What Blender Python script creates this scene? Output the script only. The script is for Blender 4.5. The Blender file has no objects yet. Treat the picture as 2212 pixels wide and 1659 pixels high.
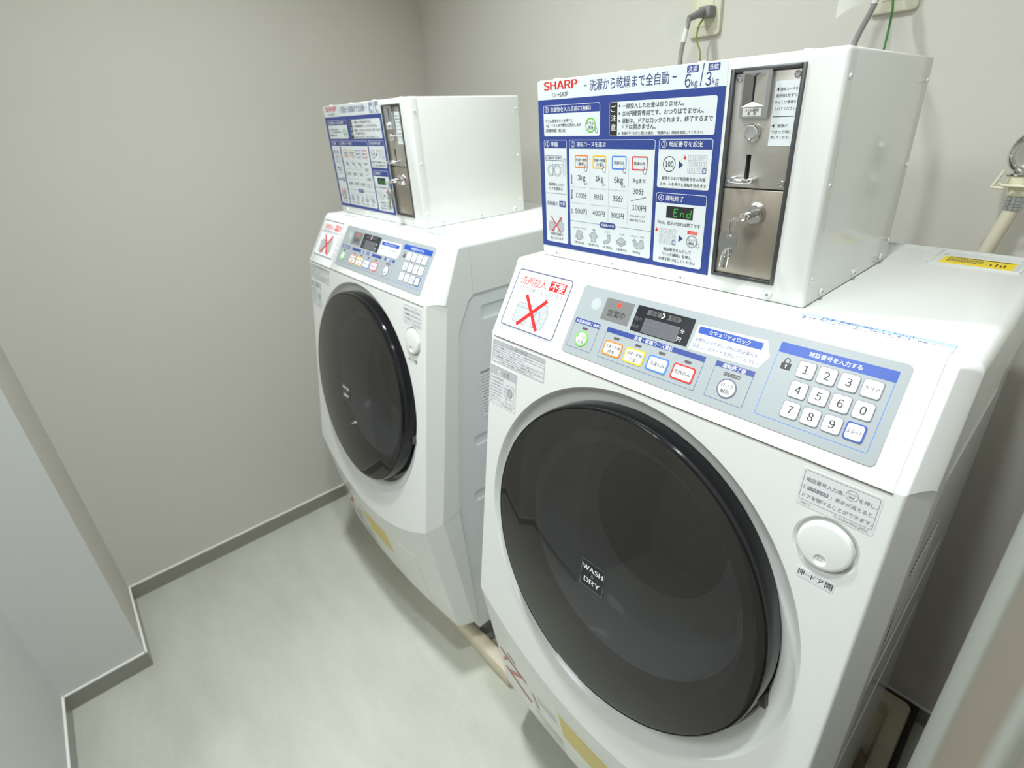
import bpy, bmesh, math, random
from mathutils import Vector, Matrix, Euler
SC = bpy.context.scene
COL = SC.collection
random.seed(4)
# ------------------------------------------------------------------ camera
cam_d = bpy.data.cameras.new('camera')
cam = bpy.data.objects.new('camera', cam_d)
COL.objects.link(cam)
cam_d.sensor_fit = 'HORIZONTAL'
cam_d.sensor_width = 36.0
cam_d.lens = 1120.84 * 36.0 / 2212.0
cam_d.shift_x = (1106 - 1162.396) / 2212.0
cam_d.shift_y = (786.222 - 829.5) / 2212.0
cam_d.clip_start = 0.01
cam_d.dof.use_dof = True
cam_d.dof.focus_distance = 0.62
cam_d.dof.aperture_fstop = 5.6
cam.location = (0.3518, -0.4855, 1.3455)
cam.rotation_euler = (1.128417, 0.041937, 0.820286)
SC.camera = cam
# ------------------------------------------------------------------ world, exposure
w = bpy.data.worlds.new('world')
SC.world = w
w.use_nodes = True
w.node_tree.nodes['Background'].inputs[0].default_value = (0.9, 0.95, 1.0, 1)
w.node_tree.nodes['Background'].inputs[1].default_value = 0.25
SC.view_settings.view_transform = 'Standard'
SC.view_settings.look = 'None'
SC.view_settings.exposure = -0.14
SC.view_settings.gamma = 1.0
SC.view_settings.use_curve_mapping = False
CEIL = 2.4
# ceiling lamps, then an added fill light: (x, y, watts)
LAMPS = [(-0.56, -0.18, 12.4), (0.20, -0.30, 7.4), (-0.30, -1.40, 13.5)]


def lamp_light(x, y, watts, big=False):
    d = bpy.data.lights.new('down_or_fill_light', 'AREA')
    d.shape = 'SQUARE' if big else 'DISK'
    d.size = 0.58 if big else 0.11
    d.energy = watts
    d.color = (0.925, 0.975, 1.0)
    d.spread = math.radians(170 if big else 120)
    o = bpy.data.objects.new('down_or_fill_light', d)
    COL.objects.link(o)
    o.location = (0, 0, -0.022)
    return o


# ------------------------------------------------------------------ helpers
def lin(c):
    c /= 255.0
    return c / 12.92 if c <= 0.04045 else ((c + 0.055) / 1.055) ** 2.4


def srgb(r, g, b):
    return (lin(r), lin(g), lin(b), 1.0)


MATS = {}


def mat(name, rgb=(200, 200, 200), rough=0.5, metal=0.0, spec=0.5, coat=0.0, emit=0.0, noise=0.0, nscale=40.0, bump=0.0, bscale=300.0):
    m = bpy.data.materials.new(name)
    m.use_nodes = True
    nt = m.node_tree
    b = nt.nodes['Principled BSDF']
    b.inputs['Base Color'].default_value = srgb(*rgb)
    b.inputs['Roughness'].default_value = rough
    b.inputs['Metallic'].default_value = metal
    b.inputs['Specular IOR Level'].default_value = spec
    b.inputs['Coat Weight'].default_value = coat
    b.inputs['Coat Roughness'].default_value = 0.08
    if emit:
        b.inputs['Emission Color'].default_value = srgb(*rgb)
        b.inputs['Emission Strength'].default_value = emit
    if noise or bump:
        tc = nt.nodes.new('ShaderNodeTexCoord')
        n = nt.nodes.new('ShaderNodeTexNoise')
        n.inputs['Scale'].default_value = nscale
        n.inputs['Detail'].default_value = 5
        nt.links.new(tc.outputs['Object'], n.inputs['Vector'])
        if noise:
            r = nt.nodes.new('ShaderNodeValToRGB')
            c = srgb(*rgb)
            r.color_ramp.elements[0].position = 0.3
            r.color_ramp.elements[1].position = 0.7
            r.color_ramp.elements[0].color = tuple(v * (1 - noise) for v in c[:3]) + (1,)
            r.color_ramp.elements[1].color = tuple(min(1, v * (1 + noise)) for v in c[:3]) + (1,)
            nt.links.new(n.outputs['Fac'], r.inputs['Fac'])
            nt.links.new(r.outputs['Color'], b.inputs['Base Color'])
        if bump:
            n2 = nt.nodes.new('ShaderNodeTexNoise')
            n2.inputs['Scale'].default_value = bscale
            nt.links.new(tc.outputs['Object'], n2.inputs['Vector'])
            bp = nt.nodes.new('ShaderNodeBump')
            bp.inputs['Strength'].default_value = bump
            bp.inputs['Distance'].default_value = 0.001
            nt.links.new(n2.outputs['Fac'], bp.inputs['Height'])
            nt.links.new(bp.outputs['Normal'], b.inputs['Normal'])
    MATS[name] = m
    return m


mat('wall_paper', (212, 209, 200), 0.75, spec=0.25, bump=0.04, bscale=700)
mat('pillar_cool_lit', (212, 214, 212), 0.6, spec=0.3, bump=0.08, bscale=700)  # wall colour with the tint of cooler light put into it
mat('strip_paint', (156, 159, 149), 0.5)
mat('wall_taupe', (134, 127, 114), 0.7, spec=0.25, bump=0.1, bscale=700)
mat('ceiling_paint', (238, 238, 234), 0.8, spec=0.2)
mat('baseboard_vinyl', (146, 144, 134), 0.22, spec=0.5)
mat('baseboard_edge', (246, 246, 240), 0.4)
mat('machine_white', (233, 236, 233), 0.22, spec=0.45)
mat('machine_side', (228, 233, 234), 0.14, spec=0.45)
mat('box_white', (231, 234, 230), 0.12, spec=0.5)
mat('seam_dark', (120, 116, 108), 0.6)
mat('panel_gray', (160, 168, 170), 0.35)
mat('print_white', (240, 243, 243), 0.4)
mat('sheet_white', (222, 230, 231), 0.35)
mat('print_blue', (50, 70, 142), 0.35)
mat('print_blue2', (32, 78, 172), 0.35)
mat('print_navy', (60, 72, 140), 0.35)
mat('text_navy', (62, 76, 130), 0.4)
mat('text_dark', (58, 58, 62), 0.45)
mat('text_black', (40, 40, 42), 0.45)
mat('text_gray', (126, 130, 138), 0.45)
mat('line_gray', (150, 153, 156), 0.45)
mat('line_pale', (185, 190, 192), 0.45)
mat('bump_gray', (181, 189, 190), 0.35)
mat('icon_gray', (184, 190, 193), 0.45)
mat('frame_slate', (100, 108, 128), 0.4)
mat('print_red', (226, 40, 40), 0.4)
mat('logo_red', (214, 42, 32), 0.4)
mat('print_orange', (240, 130, 30), 0.4)
mat('print_yellow', (240, 196, 40), 0.4)
mat('print_azure', (70, 130, 225), 0.4)
mat('print_green', (110, 200, 70), 0.4)
mat('print_green_glow', (60, 170, 70), 0.4, emit=0.4)  # printed green, with a glow added to the ink
mat('led_red', (255, 60, 35), 0.4, emit=0.9)
mat('display_black', (34, 37, 42), 0.18)
mat('display_gray', (98, 100, 104), 0.3)
mat('ghost_segment', (92, 90, 94), 0.4)
mat('tag_brown', (96, 92, 90), 0.4)
mat('off_led', (88, 82, 80), 0.35)
mat('eigyo_gray', (116, 118, 117), 0.35)
mat('emblem_red', (206, 112, 100), 0.4)
mat('facet_glint', (240, 240, 240), 0.3)  # near-white colour stands for light reflected by the metal facet
mat('sticker_yellow', (226, 208, 120), 0.45)
mat('caution_yellow', (255, 226, 20), 0.45)
mat('pale_blue', (178, 208, 240), 0.4)
mat('sticker_gray', (190, 194, 196), 0.4)
mat('sticker_clear', (226, 229, 230), 0.3)
mat('steel_plate', (204, 201, 194), 0.34, metal=0.8)
mat('steel_dark', (184, 176, 164), 0.34, metal=0.85)
mat('steel_frame', (96, 98, 100), 0.32, metal=0.7)
mat('chrome', (232, 232, 232), 0.07, metal=1.0)
mat('satin_chrome', (200, 202, 206), 0.22, metal=1.0)
mat('slot_black', (14, 14, 14), 0.6)
mat('door_black', (20, 20, 23), 0.05, spec=0.4)
mat('bowl_gray', (192, 201, 212), 0.08, spec=0.6)
mat('drum_steel', (120, 112, 100), 0.35, metal=0.6)
mat('gasket_gray', (70, 68, 66), 0.5)
mat('pan_cream', (220, 210, 186), 0.42)
mat('strip_dark', (44, 42, 38), 0.6)
mat('cord_gray', (128, 128, 126), 0.5)
mat('earth_green', (120, 150, 50), 0.45)
mat('earth_darkgreen', (50, 120, 50), 0.45)
mat('outlet_cream', (216, 214, 192), 0.4)
mat('paper_white', (208, 208, 200), 0.7)
mat('hose_cream', (205, 199, 176), 0.45)
mat('fitting_cream', (226, 224, 196), 0.4)
mat('hose_brown', (150, 134, 106), 0.5)
mat('lamp_glow', (255, 250, 238), 0.5, emit=12.0)
mat('fill_glow', (250, 252, 255), 0.5, emit=4.0)  # glow of the added fill panel
mat('floor_vinyl', (205, 207, 197), 0.42, spec=0.4)


def floor_nodes():
    m = MATS['floor_vinyl']
    nt = m.node_tree
    b = nt.nodes['Principled BSDF']
    tc = nt.nodes.new('ShaderNodeTexCoord')
    mp = nt.nodes.new('ShaderNodeMapping')
    mp.inputs['Scale'].default_value = (1.0, 3.2, 1.0)
    mp.inputs['Rotation'].default_value = (0, 0, 0.5)
    n1 = nt.nodes.new('ShaderNodeTexNoise')
    n1.inputs['Scale'].default_value = 3.0
    n1.inputs['Detail'].default_value = 8
    n1.inputs['Roughness'].default_value = 0.6
    n2 = nt.nodes.new('ShaderNodeTexNoise')
    n2.inputs['Scale'].default_value = 45.0
    n2.inputs['Detail'].default_value = 4
    nt.links.new(tc.outputs['Object'], mp.inputs['Vector'])
    nt.links.new(mp.outputs['Vector'], n1.inputs['Vector'])
    nt.links.new(mp.outputs['Vector'], n2.inputs['Vector'])
    mx = nt.nodes.new('ShaderNodeMix')
    mx.data_type = 'FLOAT'
    mx.inputs[0].default_value = 0.2
    nt.links.new(n1.outputs['Fac'], mx.inputs[2])
    nt.links.new(n2.outputs['Fac'], mx.inputs[3])
    r = nt.nodes.new('ShaderNodeValToRGB')
    r.color_ramp.elements[0].position = 0.32
    r.color_ramp.elements[0].color = srgb(184, 185, 173)
    r.color_ramp.elements[1].position = 0.68
    r.color_ramp.elements[1].color = srgb(199, 201, 189)
    nt.links.new(mx.outputs[0], r.inputs['Fac'])
    nt.links.new(r.outputs['Color'], b.inputs['Base Color'])


floor_nodes()


def brushed(name, sx, sz):
    m = MATS[name]
    nt = m.node_tree
    b = nt.nodes['Principled BSDF']
    tc = nt.nodes.new('ShaderNodeTexCoord')
    mp = nt.nodes.new('ShaderNodeMapping')
    mp.inputs['Scale'].default_value = (sx, 1, sz)
    n = nt.nodes.new('ShaderNodeTexNoise')
    n.inputs['Scale'].default_value = 60
    n.inputs['Detail'].default_value = 3
    nt.links.new(tc.outputs['Object'], mp.inputs['Vector'])
    nt.links.new(mp.outputs['Vector'], n.inputs['Vector'])
    r = nt.nodes.new('ShaderNodeMapRange')
    r.inputs['To Min'].default_value = 0.26
    r.inputs['To Max'].default_value = 0.44
    nt.links.new(n.outputs['Fac'], r.inputs['Value'])
    nt.links.new(r.outputs['Result'], b.inputs['Roughness'])


brushed('steel_plate', 1.0, 30.0)
brushed('steel_dark', 1.0, 30.0)


def smoked_glass():
    m = bpy.data.materials.new('smoked_glass')
    m.use_nodes = True
    nt = m.node_tree
    nt.nodes.clear()
    out = nt.nodes.new('ShaderNodeOutputMaterial')
    tr = nt.nodes.new('ShaderNodeBsdfTransparent')
    tr.inputs[0].default_value = (0.53, 0.53, 0.54, 1)
    df = nt.nodes.new('ShaderNodeBsdfDiffuse')
    df.inputs[0].default_value = srgb(88, 86, 82)
    gl = nt.nodes.new('ShaderNodeBsdfGlossy')
    gl.inputs['Roughness'].default_value = 0.02
    fr = nt.nodes.new('ShaderNodeFresnel')
    fr.inputs[0].default_value = 1.52
    m1 = nt.nodes.new('ShaderNodeMixShader')
    m1.inputs[0].default_value = 0.2
    m2 = nt.nodes.new('ShaderNodeMixShader')
    nt.links.new(tr.outputs[0], m1.inputs[1])
    nt.links.new(df.outputs[0], m1.inputs[2])
    ge = nt.nodes.new('ShaderNodeNewGeometry')      # only the outer skin mirrors the room
    om = nt.nodes.new('ShaderNodeMath')
    om.operation = 'SUBTRACT'
    om.inputs[0].default_value = 1.0
    nt.links.new(ge.outputs['Backfacing'], om.inputs[1])
    mu = nt.nodes.new('ShaderNodeMath')
    mu.operation = 'MULTIPLY'
    nt.links.new(fr.outputs[0], mu.inputs[0])
    nt.links.new(om.outputs[0], mu.inputs[1])
    nt.links.new(mu.outputs[0], m2.inputs[0])
    nt.links.new(m1.outputs[0], m2.inputs[1])
    nt.links.new(gl.outputs[0], m2.inputs[2])
    nt.links.new(m2.outputs[0], out.inputs[0])
    MATS['smoked_glass'] = m


smoked_glass()


# ---- objects
def link(name, me, parent=None, loc=None):
    o = bpy.data.objects.new(name, me)
    COL.objects.link(o)
    if parent is not None:
        o.parent = parent
    if loc is not None:
        o.location = loc
    return o


def tag(o, label, cat=None, group=None, kind=None):
    if label:
        o['label'] = label
    if cat:
        o['category'] = cat
    if group:
        o['group'] = group
    if kind:
        o['kind'] = kind
    return o


def thing(name, label, cat, loc=(0, 0, 0), rz=0.0, group=None):
    o = bpy.data.objects.new(name, None)
    o.empty_display_size = 0.05
    COL.objects.link(o)
    o.location = loc
    o.rotation_euler = (0, 0, rz)
    return tag(o, label, cat, group)


class MB:
    """collects shapes into one mesh with several materials"""

    def __init__(self):
        self.v = []
        self.f = []
        self.m = []
        self.s = []
        self.names = []

    def mi(self, name):
        if name not in self.names:
            self.names.append(name)
        return self.names.index(name)

    def add(self, verts, faces, m, smooth=False):
        o = len(self.v)
        self.v += [tuple(p) for p in verts]
        k = self.mi(m)
        for f in faces:
            self.f.append([i + o for i in f])
            self.m.append(k)
            self.s.append(smooth)
        return self

    def box(self, x0, x1, y0, y1, z0, z1, m, bev=0.0, seg=2):
        bm = bmesh.new()
        bmesh.ops.create_cube(bm, size=1)
        for v in bm.verts:
            v.co = ((x0 + x1) / 2 + v.co.x * (x1 - x0), (y0 + y1) / 2 + v.co.y * (y1 - y0), (z0 + z1) / 2 + v.co.z * (z1 - z0))
        if bev:
            bmesh.ops.bevel(bm, geom=bm.edges[:], offset=bev, segments=seg, affect='EDGES', profile=0.5)
        return self.bm(bm, m, bool(bev))

    def bm(self, bm, m, smooth=True, mtx=None):
        bm.verts.ensure_lookup_table()
        vs = [(mtx @ v.co if mtx is not None else v.co.copy()) for v in bm.verts]
        for i, v in enumerate(bm.verts):
            v.index = i
        fs = [[v.index for v in f.verts] for f in bm.faces]
        bm.free()
        return self.add(vs, fs, m, smooth)

    def lathe(self, prof, m, org=(0, 0, 0), axis=(0, 0, 1), seg=48, smooth=True, ref=None):
        """prof: list of (r, h); h along axis"""
        a = Vector(axis).normalized()
        e1 = Vector(ref) if ref else (Vector((1, 0, 0)) if abs(a.x) < 0.9 else Vector((0, 1, 0)))
        e1 = (e1 - a * e1.dot(a)).normalized()
        e2 = a.cross(e1)
        o = Vector(org)
        vs, fs, rings = [], [], []
        for r, h in prof:
            if r < 1e-7:
                rings.append([len(vs)])
                vs.append(o + a * h)
            else:
                rings.append(list(range(len(vs), len(vs) + seg)))
                for i in range(seg):
                    t = 2 * math.pi * i / seg
                    vs.append(o + a * h + (e1 * math.cos(t) + e2 * math.sin(t)) * r)
        for A, B in zip(rings, rings[1:]):
            for i in range(seg):
                j = (i + 1) % seg
                if len(A) == 1 and len(B) == 1:
                    break
                if len(A) == 1:
                    fs.append([A[0], B[j], B[i]])
                elif len(B) == 1:
                    fs.append([A[i], A[j], B[0]])
                else:
                    fs.append([A[i], A[j], B[j], B[i]])
        return self.add(vs, fs, m, smooth)

    def tube(self, pts, r, m, seg=12, caps=True):
        """round tube along a smooth path; r number or list"""
        P = [Vector(p) for p in pts]
        rs = r if isinstance(r, (list, tuple)) else [r] * len(P)
        T = []
        for i in range(len(P)):
            a = P[max(i - 1, 0)]
            b = P[min(i + 1, len(P) - 1)]
            T.append((b - a).normalized())
        n = Vector((0, 0, 1)) if abs(T[0].z) < 0.9 else Vector((1, 0, 0))
        n = (n - T[0] * n.dot(T[0])).normalized()
        vs, fs = [], []
        for i, p in enumerate(P):
            n = (n - T[i] * n.dot(T[i])).normalized()
            b = T[i].cross(n)
            for k in range(seg):
                t = 2 * math.pi * k / seg
                vs.append(p + (n * math.cos(t) + b * math.sin(t)) * rs[i])
        for i in range(len(P) - 1):
            for k in range(seg):
                j = (k + 1) % seg
                fs.append([i * seg + k, i * seg + j, (i + 1) * seg + j, (i + 1) * seg + k])
        if caps:
            fs.append(list(range(seg))[::-1])
            fs.append([(len(P) - 1) * seg + k for k in range(seg)])
        return self.add(vs, fs, m, True)

    def prism(self, poly, org, u, v, n, h, m, bev=0.0):
        """2D polygon extruded from plane (org,u,v) by h along n"""
        bm = bmesh.new()
        O, U, V, N = Vector(org), Vector(u), Vector(v), Vector(n)
        b = [bm.verts.new(O + U * x + V * y) for x, y in poly]
        t = [bm.verts.new(O + U * x + V * y + N * h) for x, y in poly]
        k = len(poly)
        bm.faces.new(b[::-1])
        top = bm.faces.new(t)
        for i in range(k):
            j = (i + 1) % k
            bm.faces.new([b[i], b[j], t[j], t[i]])
        bmesh.ops.recalc_face_normals(bm, faces=bm.faces[:])
        if bev:
            bmesh.ops.bevel(bm, geom=list(top.edges), offset=bev, segments=2, affect='EDGES', profile=0.5)
        return self.bm(bm, m, bool(bev))

    def mesh(self, name, angle=35):
        me = bpy.data.meshes.new(name)
        me.from_pydata([tuple(p) for p in self.v], [], self.f)
        for n in self.names:
            me.materials.append(MATS[n])
        me.polygons.foreach_set('material_index', self.m)
        me.polygons.foreach_set('use_smooth', self.s)
        me.validate()
        me.update()
        if any(self.s):
            me.set_sharp_from_angle(angle=math.radians(angle))
        return me

    def build(self, name, parent=None, label=None, fix=False, angle=35):
        me = self.mesh(name, angle)
        if fix:
            bm = bmesh.new()
            bm.from_mesh(me)
            bmesh.ops.recalc_face_normals(bm, faces=bm.faces[:])
            bm.to_mesh(me)
            bm.free()
        o = link(name, me, parent)
        if label:
            o['label'] = label
        return o


def weighted(o):
    m = o.modifiers.new('weighted_normal', 'WEIGHTED_NORMAL')
    m.keep_sharp = True
    m.weight = 90


def cut(o, cutters):
    """subtract MB shapes from a mesh object, apply at once"""
    tmp = []
    for c in cutters:
        me = c.mesh('cutter')
        bm = bmesh.new()
        bm.from_mesh(me)
        bmesh.ops.recalc_face_normals(bm, faces=bm.faces[:])
        bm.to_mesh(me)
        bm.free()
        co = bpy.data.objects.new('cutter', me)
        COL.objects.link(co)
        co.parent = o.parent
        md = o.modifiers.new('cut', 'BOOLEAN')
        md.operation = 'DIFFERENCE'
        md.solver = 'EXACT'
        md.object = co
        tmp.append(co)
    bpy.context.view_layer.update()
    dg = bpy.context.evaluated_depsgraph_get()
    me = bpy.data.meshes.new_from_object(o.evaluated_get(dg))
    o.modifiers.clear()
    old = o.data
    o.data = me
    me.name = old.name
    for p in me.polygons:
        p.use_smooth = True
    me.set_sharp_from_angle(angle=math.radians(32))
    for co in tmp:
        bpy.data.objects.remove(co)


def rr(x0, x1, y0, y1, r, k=5):
    """rounded rectangle polygon"""
    r = min(r, (x1 - x0) / 2, (y1 - y0) / 2)
    P = []
    for cx, cy, a in ((x1 - r, y1 - r, 0), (x0 + r, y1 - r, 90), (x0 + r, y0 + r, 180), (x1 - r, y0 + r, 270)):
        for i in range(k + 1):
            t = math.radians(a + 90 * i / k)
            P.append((cx + r * math.cos(t), cy + r * math.sin(t)))
    return P


_tc = bpy.data.curves.new('lettering', 'FONT')
_tc.resolution_u = 3
_to = bpy.data.objects.new('lettering', _tc)
COL.objects.link(_to)
_cache = {}


def glyph(ch, bold):
    key = (ch, bold)
    if key not in _cache:
        # Latin signs are taken from the full-width block, so that they match the Japanese letters
        _tc.body = chr(ord(ch) + 0xFEE0) if '!' <= ch <= '~' else ch
        _tc.offset = bold
        bpy.context.view_layer.update()
        dg = bpy.context.evaluated_depsgraph_get()
        ev = _to.evaluated_get(dg)
        me = ev.to_mesh()
        vs = [(v.co.x, v.co.y) for v in me.vertices]
        fs = [list(p.vertices) for p in me.polygons]
        ev.to_mesh_clear()
        _cache[key] = (vs, fs)
    return _cache[key]


def glyphs(s, bold):
    V, F, x = [], [], 0.0
    for ch in s:
        if ch in ' \u3000':
            x += 0.3 if ch == ' ' else 0.97
            continue
        vs, fs = glyph(ch, bold)
        adv, dx, k = 0.97, 0.0, 1.0
        if '!' <= ch <= '~' and vs:
            a, b = min(p[0] for p in vs), max(p[0] for p in vs)
            k = 0.86
            dx = 0.05 - a * k
            adv = (b - a) * k + 0.10
        o = len(V)
        V += [(x + dx + p[0] * k, p[1]) for p in vs]
        F += [[i + o for i in f] for f in fs]
        x += adv
    return V, F


class Decal:
    """flat print on a surface: 2D shapes in millimetres, stacked in hair-thin layers"""
    STEP = 0.00007

    def __init__(self, org, u, v, n, lift=0.0003):
        self.o, self.u, self.v, self.n = Vector(org), Vector(u), Vector(v), Vector(n)
        self.mb = MB()
        self.lift = lift

    def pt(self, x, y, L):
        return self.o + self.u * (x * 0.001) + self.v * (y * 0.001) + self.n * (self.lift + L * self.STEP)

    def face(self, P, m, L=1):
        a = sum(P[i][0] * P[(i + 1) % len(P)][1] - P[(i + 1) % len(P)][0] * P[i][1] for i in range(len(P)))
        if a < 0:
            P = P[::-1]
        self.mb.add([self.pt(x, y, L) for x, y in P], [list(range(len(P)))], m)

    def slab(self, P, m, depth=None):
        """base sheet with thickness down to the surface"""
        h = depth if depth else self.lift
        a = sum(P[i][0] * P[(i + 1) % len(P)][1] - P[(i + 1) % len(P)][0] * P[i][1] for i in range(len(P)))
        if a < 0:
            P = P[::-1]
        k = len(P)
        vs = [self.pt(x, y, 0) for x, y in P] + [self.pt(x, y, 0) - self.n * h for x, y in P]
        fs = [list(range(k)), list(range(2 * k - 1, k - 1, -1))] + [[k + i, k + (i + 1) % k, (i + 1) % k, i] for i in range(k)]
        self.mb.add(vs, fs, m)

    def rect(self, x0, x1, y0, y1, m, L=1, r=0.0):
        self.face(rr(x0, x1, y0, y1, r) if r else [(x0, y0), (x1, y0), (x1, y1), (x0, y1)], m, L)

    def loop(self, P, w, m, L=1, closed=True):
        """outline of a closed polygon, width w, drawn inward"""
        k = len(P)
        cx = sum(p[0] for p in P) / k
        cy = sum(p[1] for p in P) / k
        a = sum(P[i][0] * P[(i + 1) % k][1] - P[(i + 1) % k][0] * P[i][1] for i in range(k))
        s = 1 if a > 0 else -1
        Q = []
        for i in range(k):
            p0, p1, p2 = Vector(P[i - 1]), Vector(P[i]), Vector(P[(i + 1) % k])
            d1, d2 = (p1 - p0), (p2 - p1)
            if d1.length < 1e-6 or d2.length < 1e-6:
                d1 = d2 = (p2 - p0)
            d1.normalize()
            d2.normalize()
            n1, n2 = Vector((-d1.y, d1.x)) * s, Vector((-d2.y, d2.x)) * s
            b = n1 + n2
            b = b.normalized() if b.length > 1e-6 else n1
            Q.append(p1 + b * (w / max(0.35, b.dot(n1))))
        vs = [self.pt(x, y, L) for x, y in P] + [self.pt(q.x, q.y, L) for q in Q]
        fs = [[i, (i + 1) % k, k + (i + 1) % k, k + i] if s > 0 else [k + i, k + (i + 1) % k, (i + 1) % k, i] for i in range(k)]
        self.mb.add(vs, fs, m)

    def frame(self, x0, x1, y0, y1, w, m, L=1, r=0.0):
        self.loop(rr(x0, x1, y0, y1, r) if r else [(x0, y0), (x1, y0), (x1, y1), (x0, y1)], w, m, L)

    def ell(self, cx, cy, rx, ry, k=28):
        return [(cx + rx * math.cos(2 * math.pi * i / k), cy + ry * math.sin(2 * math.pi * i / k)) for i in range(k)]

    def disc(self, cx, cy, r, m, L=1, ry=None):
        self.face(self.ell(cx, cy, r, ry or r), m, L)

    def ring(self, cx, cy, r, w, m, L=1, ry=None):
        self.loop(self.ell(cx, cy, r, ry or r), w, m, L)

    def line(self, a, b, w, m, L=1):
        a, b = Vector(a), Vector(b)
        d = (b - a).normalized()
        n = Vector((-d.y, d.x)) * (w / 2)
        self.face([tuple(a - n), tuple(b - n), tuple(b + n), tuple(a + n)], m, L)

    def path(self, P, w, m, L=1):
        for a, b in zip(P, P[1:]):
            self.line(a, b, w, m, L)

    def dots(self, x0, x1, y, step, s, m, L=1):
        x = x0
        while x < x1:
            self.rect(x, x + s, y - s / 2, y + s / 2, m, L)
            x += step

    def text(self, s, xl, xr, yc, m, L=2, h=None, bold=0.009, skew=0.0):
        vs, fs = glyphs(s, 0.0)
        if not vs:
            return
        x0 = min(p[0] for p in vs)
        x1 = max(p[0] for p in vs)
        y0 = min(p[1] for p in vs)
        y1 = max(p[1] for p in vs)
        sx = (xr - xl) / (x1 - x0)
        sy = h / (y1 - y0) if h else sx
        ym = (y0 + y1) / 2 if h or (y1 - y0) > 0.75 or len(s) < 2 else 0.38
        # heavier weight: the same letters printed again a hair to each side
        for k, ox in enumerate((-bold, bold) if bold else (0.0,)):
            P = [self.pt(xl + (x + ox - x0) * sx + skew * (y - ym) * sy, yc + (y - ym) * sy, L + 0.15 * k) for x, y in vs]
            self.mb.add(P, fs, m)

    def build(self, name, parent, label=None):
        return self.mb.build(name, parent, label)


def hand(D, x, y, s, L=4):
    """pointing-hand icon, fingertip near (x, y + s)"""
    P = [(-.12, 1), (.06, 1), (.1, .35), (.2, .42), (.32, .36), (.42, .36), (.52, .28), (.62, .22), (.66, -.2), (.5, -.7), (-.05, -.7), (-.4, -.2), (-.55, .1), (-.42, .2), (-.18, .02), (-.16, .4)]
    Q = [(x + a * s, y + b * s) for a, b in P]
    D.face(Q, 'print_white', L)
    D.loop(Q, 0.16 * s * 0.8, 'text_gray', L + 1)

# ------------------------------------------------------------------ room
XL, XP, YW = -1.4431, -1.1332, 0.657
YP1, YP2, BBH = -0.6694, -0.8496, 0.0547
XR, XR2, YR = 0.3668, 0.3690, -0.25
YB = -2.2
X0 = -0.62          # the wall that closes the step at the left, towards the camera


def struct(mb, name, label=None, fix=False):
    o = mb.build(name, None, label, fix)
    o['kind'] = 'structure'
    return o


mb = MB()
mb.box(XL - 0.1, 1.3, YB - 0.1, YW + 0.1, -0.1, 0, 'floor_vinyl')
struct(mb, 'floor', 'pale beige-grey mottled vinyl floor')
mb = MB()
mb.box(XL - 0.1, 1.3, YB - 0.1, YW + 0.1, CEIL, CEIL + 0.1, 'ceiling_paint')
struct(mb, 'ceiling', 'plain off-white ceiling above the machines')
mb = MB()
mb.box(XL - 0.1, 1.3, YW, YW + 0.1, 0, CEIL, 'wall_paper')
struct(mb, 'wall_back', 'beige papered wall behind the two washers')
mb = MB()
mb.box(XL - 0.1, XL, YB - 0.1, YW, 0, CEIL, 'wall_paper')
struct(mb, 'wall_left', 'long beige papered wall left of the machines')
mb = MB()
mb.box(XL, XP, YB, YP1, 0, CEIL, 'wall_paper')
o = struct(mb, 'trim_1', 'beige wall pillar stepping out at the far left')
o.data.materials.append(MATS['pillar_cool_lit'])
for p in o.data.polygons:
    if p.normal.x > 0.9:
        p.material_index = 1  # bluish light on this face is put into its colour
mb = MB()
mb.box(XP, X0, YB, YP2, 0, CEIL, 'pillar_cool_lit')
struct(mb, 'wall_front', 'pale grey wall return at the bottom left corner')
mb = MB()
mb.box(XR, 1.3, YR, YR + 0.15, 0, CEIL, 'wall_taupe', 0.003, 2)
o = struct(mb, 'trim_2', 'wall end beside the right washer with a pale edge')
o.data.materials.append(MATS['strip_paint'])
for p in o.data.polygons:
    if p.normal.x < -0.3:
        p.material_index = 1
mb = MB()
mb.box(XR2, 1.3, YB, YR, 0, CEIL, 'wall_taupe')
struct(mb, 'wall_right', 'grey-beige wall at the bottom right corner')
mb = MB()
mb.box(XR2 - 0.0022, XR2 + 0.01, -0.386, -0.372, 0, CEIL, 'strip_paint', 0.001, 2)
struct(mb, 'trim_3', 'narrow pale vertical bead on the right wall')
mb = MB()
mb.box(0.47, 1.3, YR + 0.15, YW, 0, CEIL, 'wall_paper')
struct(mb, 'wall_alcove', 'beige wall in the gap right of the right washer')
mb = MB()
mb.box(X0, XR2, YB - 0.1, YB, 0, CEIL, 'wall_paper')
struct(mb, 'wall_rear', 'wall behind the camera')


def baseboard(name, x0, x1, y0, y1, label):
    m = MB()
    m.box(x0, x1, y0, y1, 0, BBH - 0.0045, 'baseboard_vinyl')
    e = 0.0006
    m.box(x0 - e, x1 + e, y0 - e, y1 + e, BBH - 0.0045, BBH, 'baseboard_edge')
    struct(m, name, label)


BT = 0.004
baseboard('baseboard_left', XL, XL + BT, YP1, YW, 'grey vinyl baseboard with white top edge along the left wall')
baseboard('baseboard_pillar', XL + BT, XP + BT, YP1, YP1 + BT, 'short grey baseboard across the back face of the pillar')
baseboard('baseboard_step', XP, XP + BT, YP2 + BT, YP1, 'grey baseboard along the side of the pillar')
baseboard('baseboard_front', XP, X0, YP2, YP2 + BT, 'grey baseboard at the bottom left edge')
baseboard('baseboard_back', XL + BT, 0.47, YW - BT, YW, 'grey baseboard behind the machines')
baseboard('baseboard_right', XR2 - BT, XR2, YB, YR, 'grey baseboard on the right wall')

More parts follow.
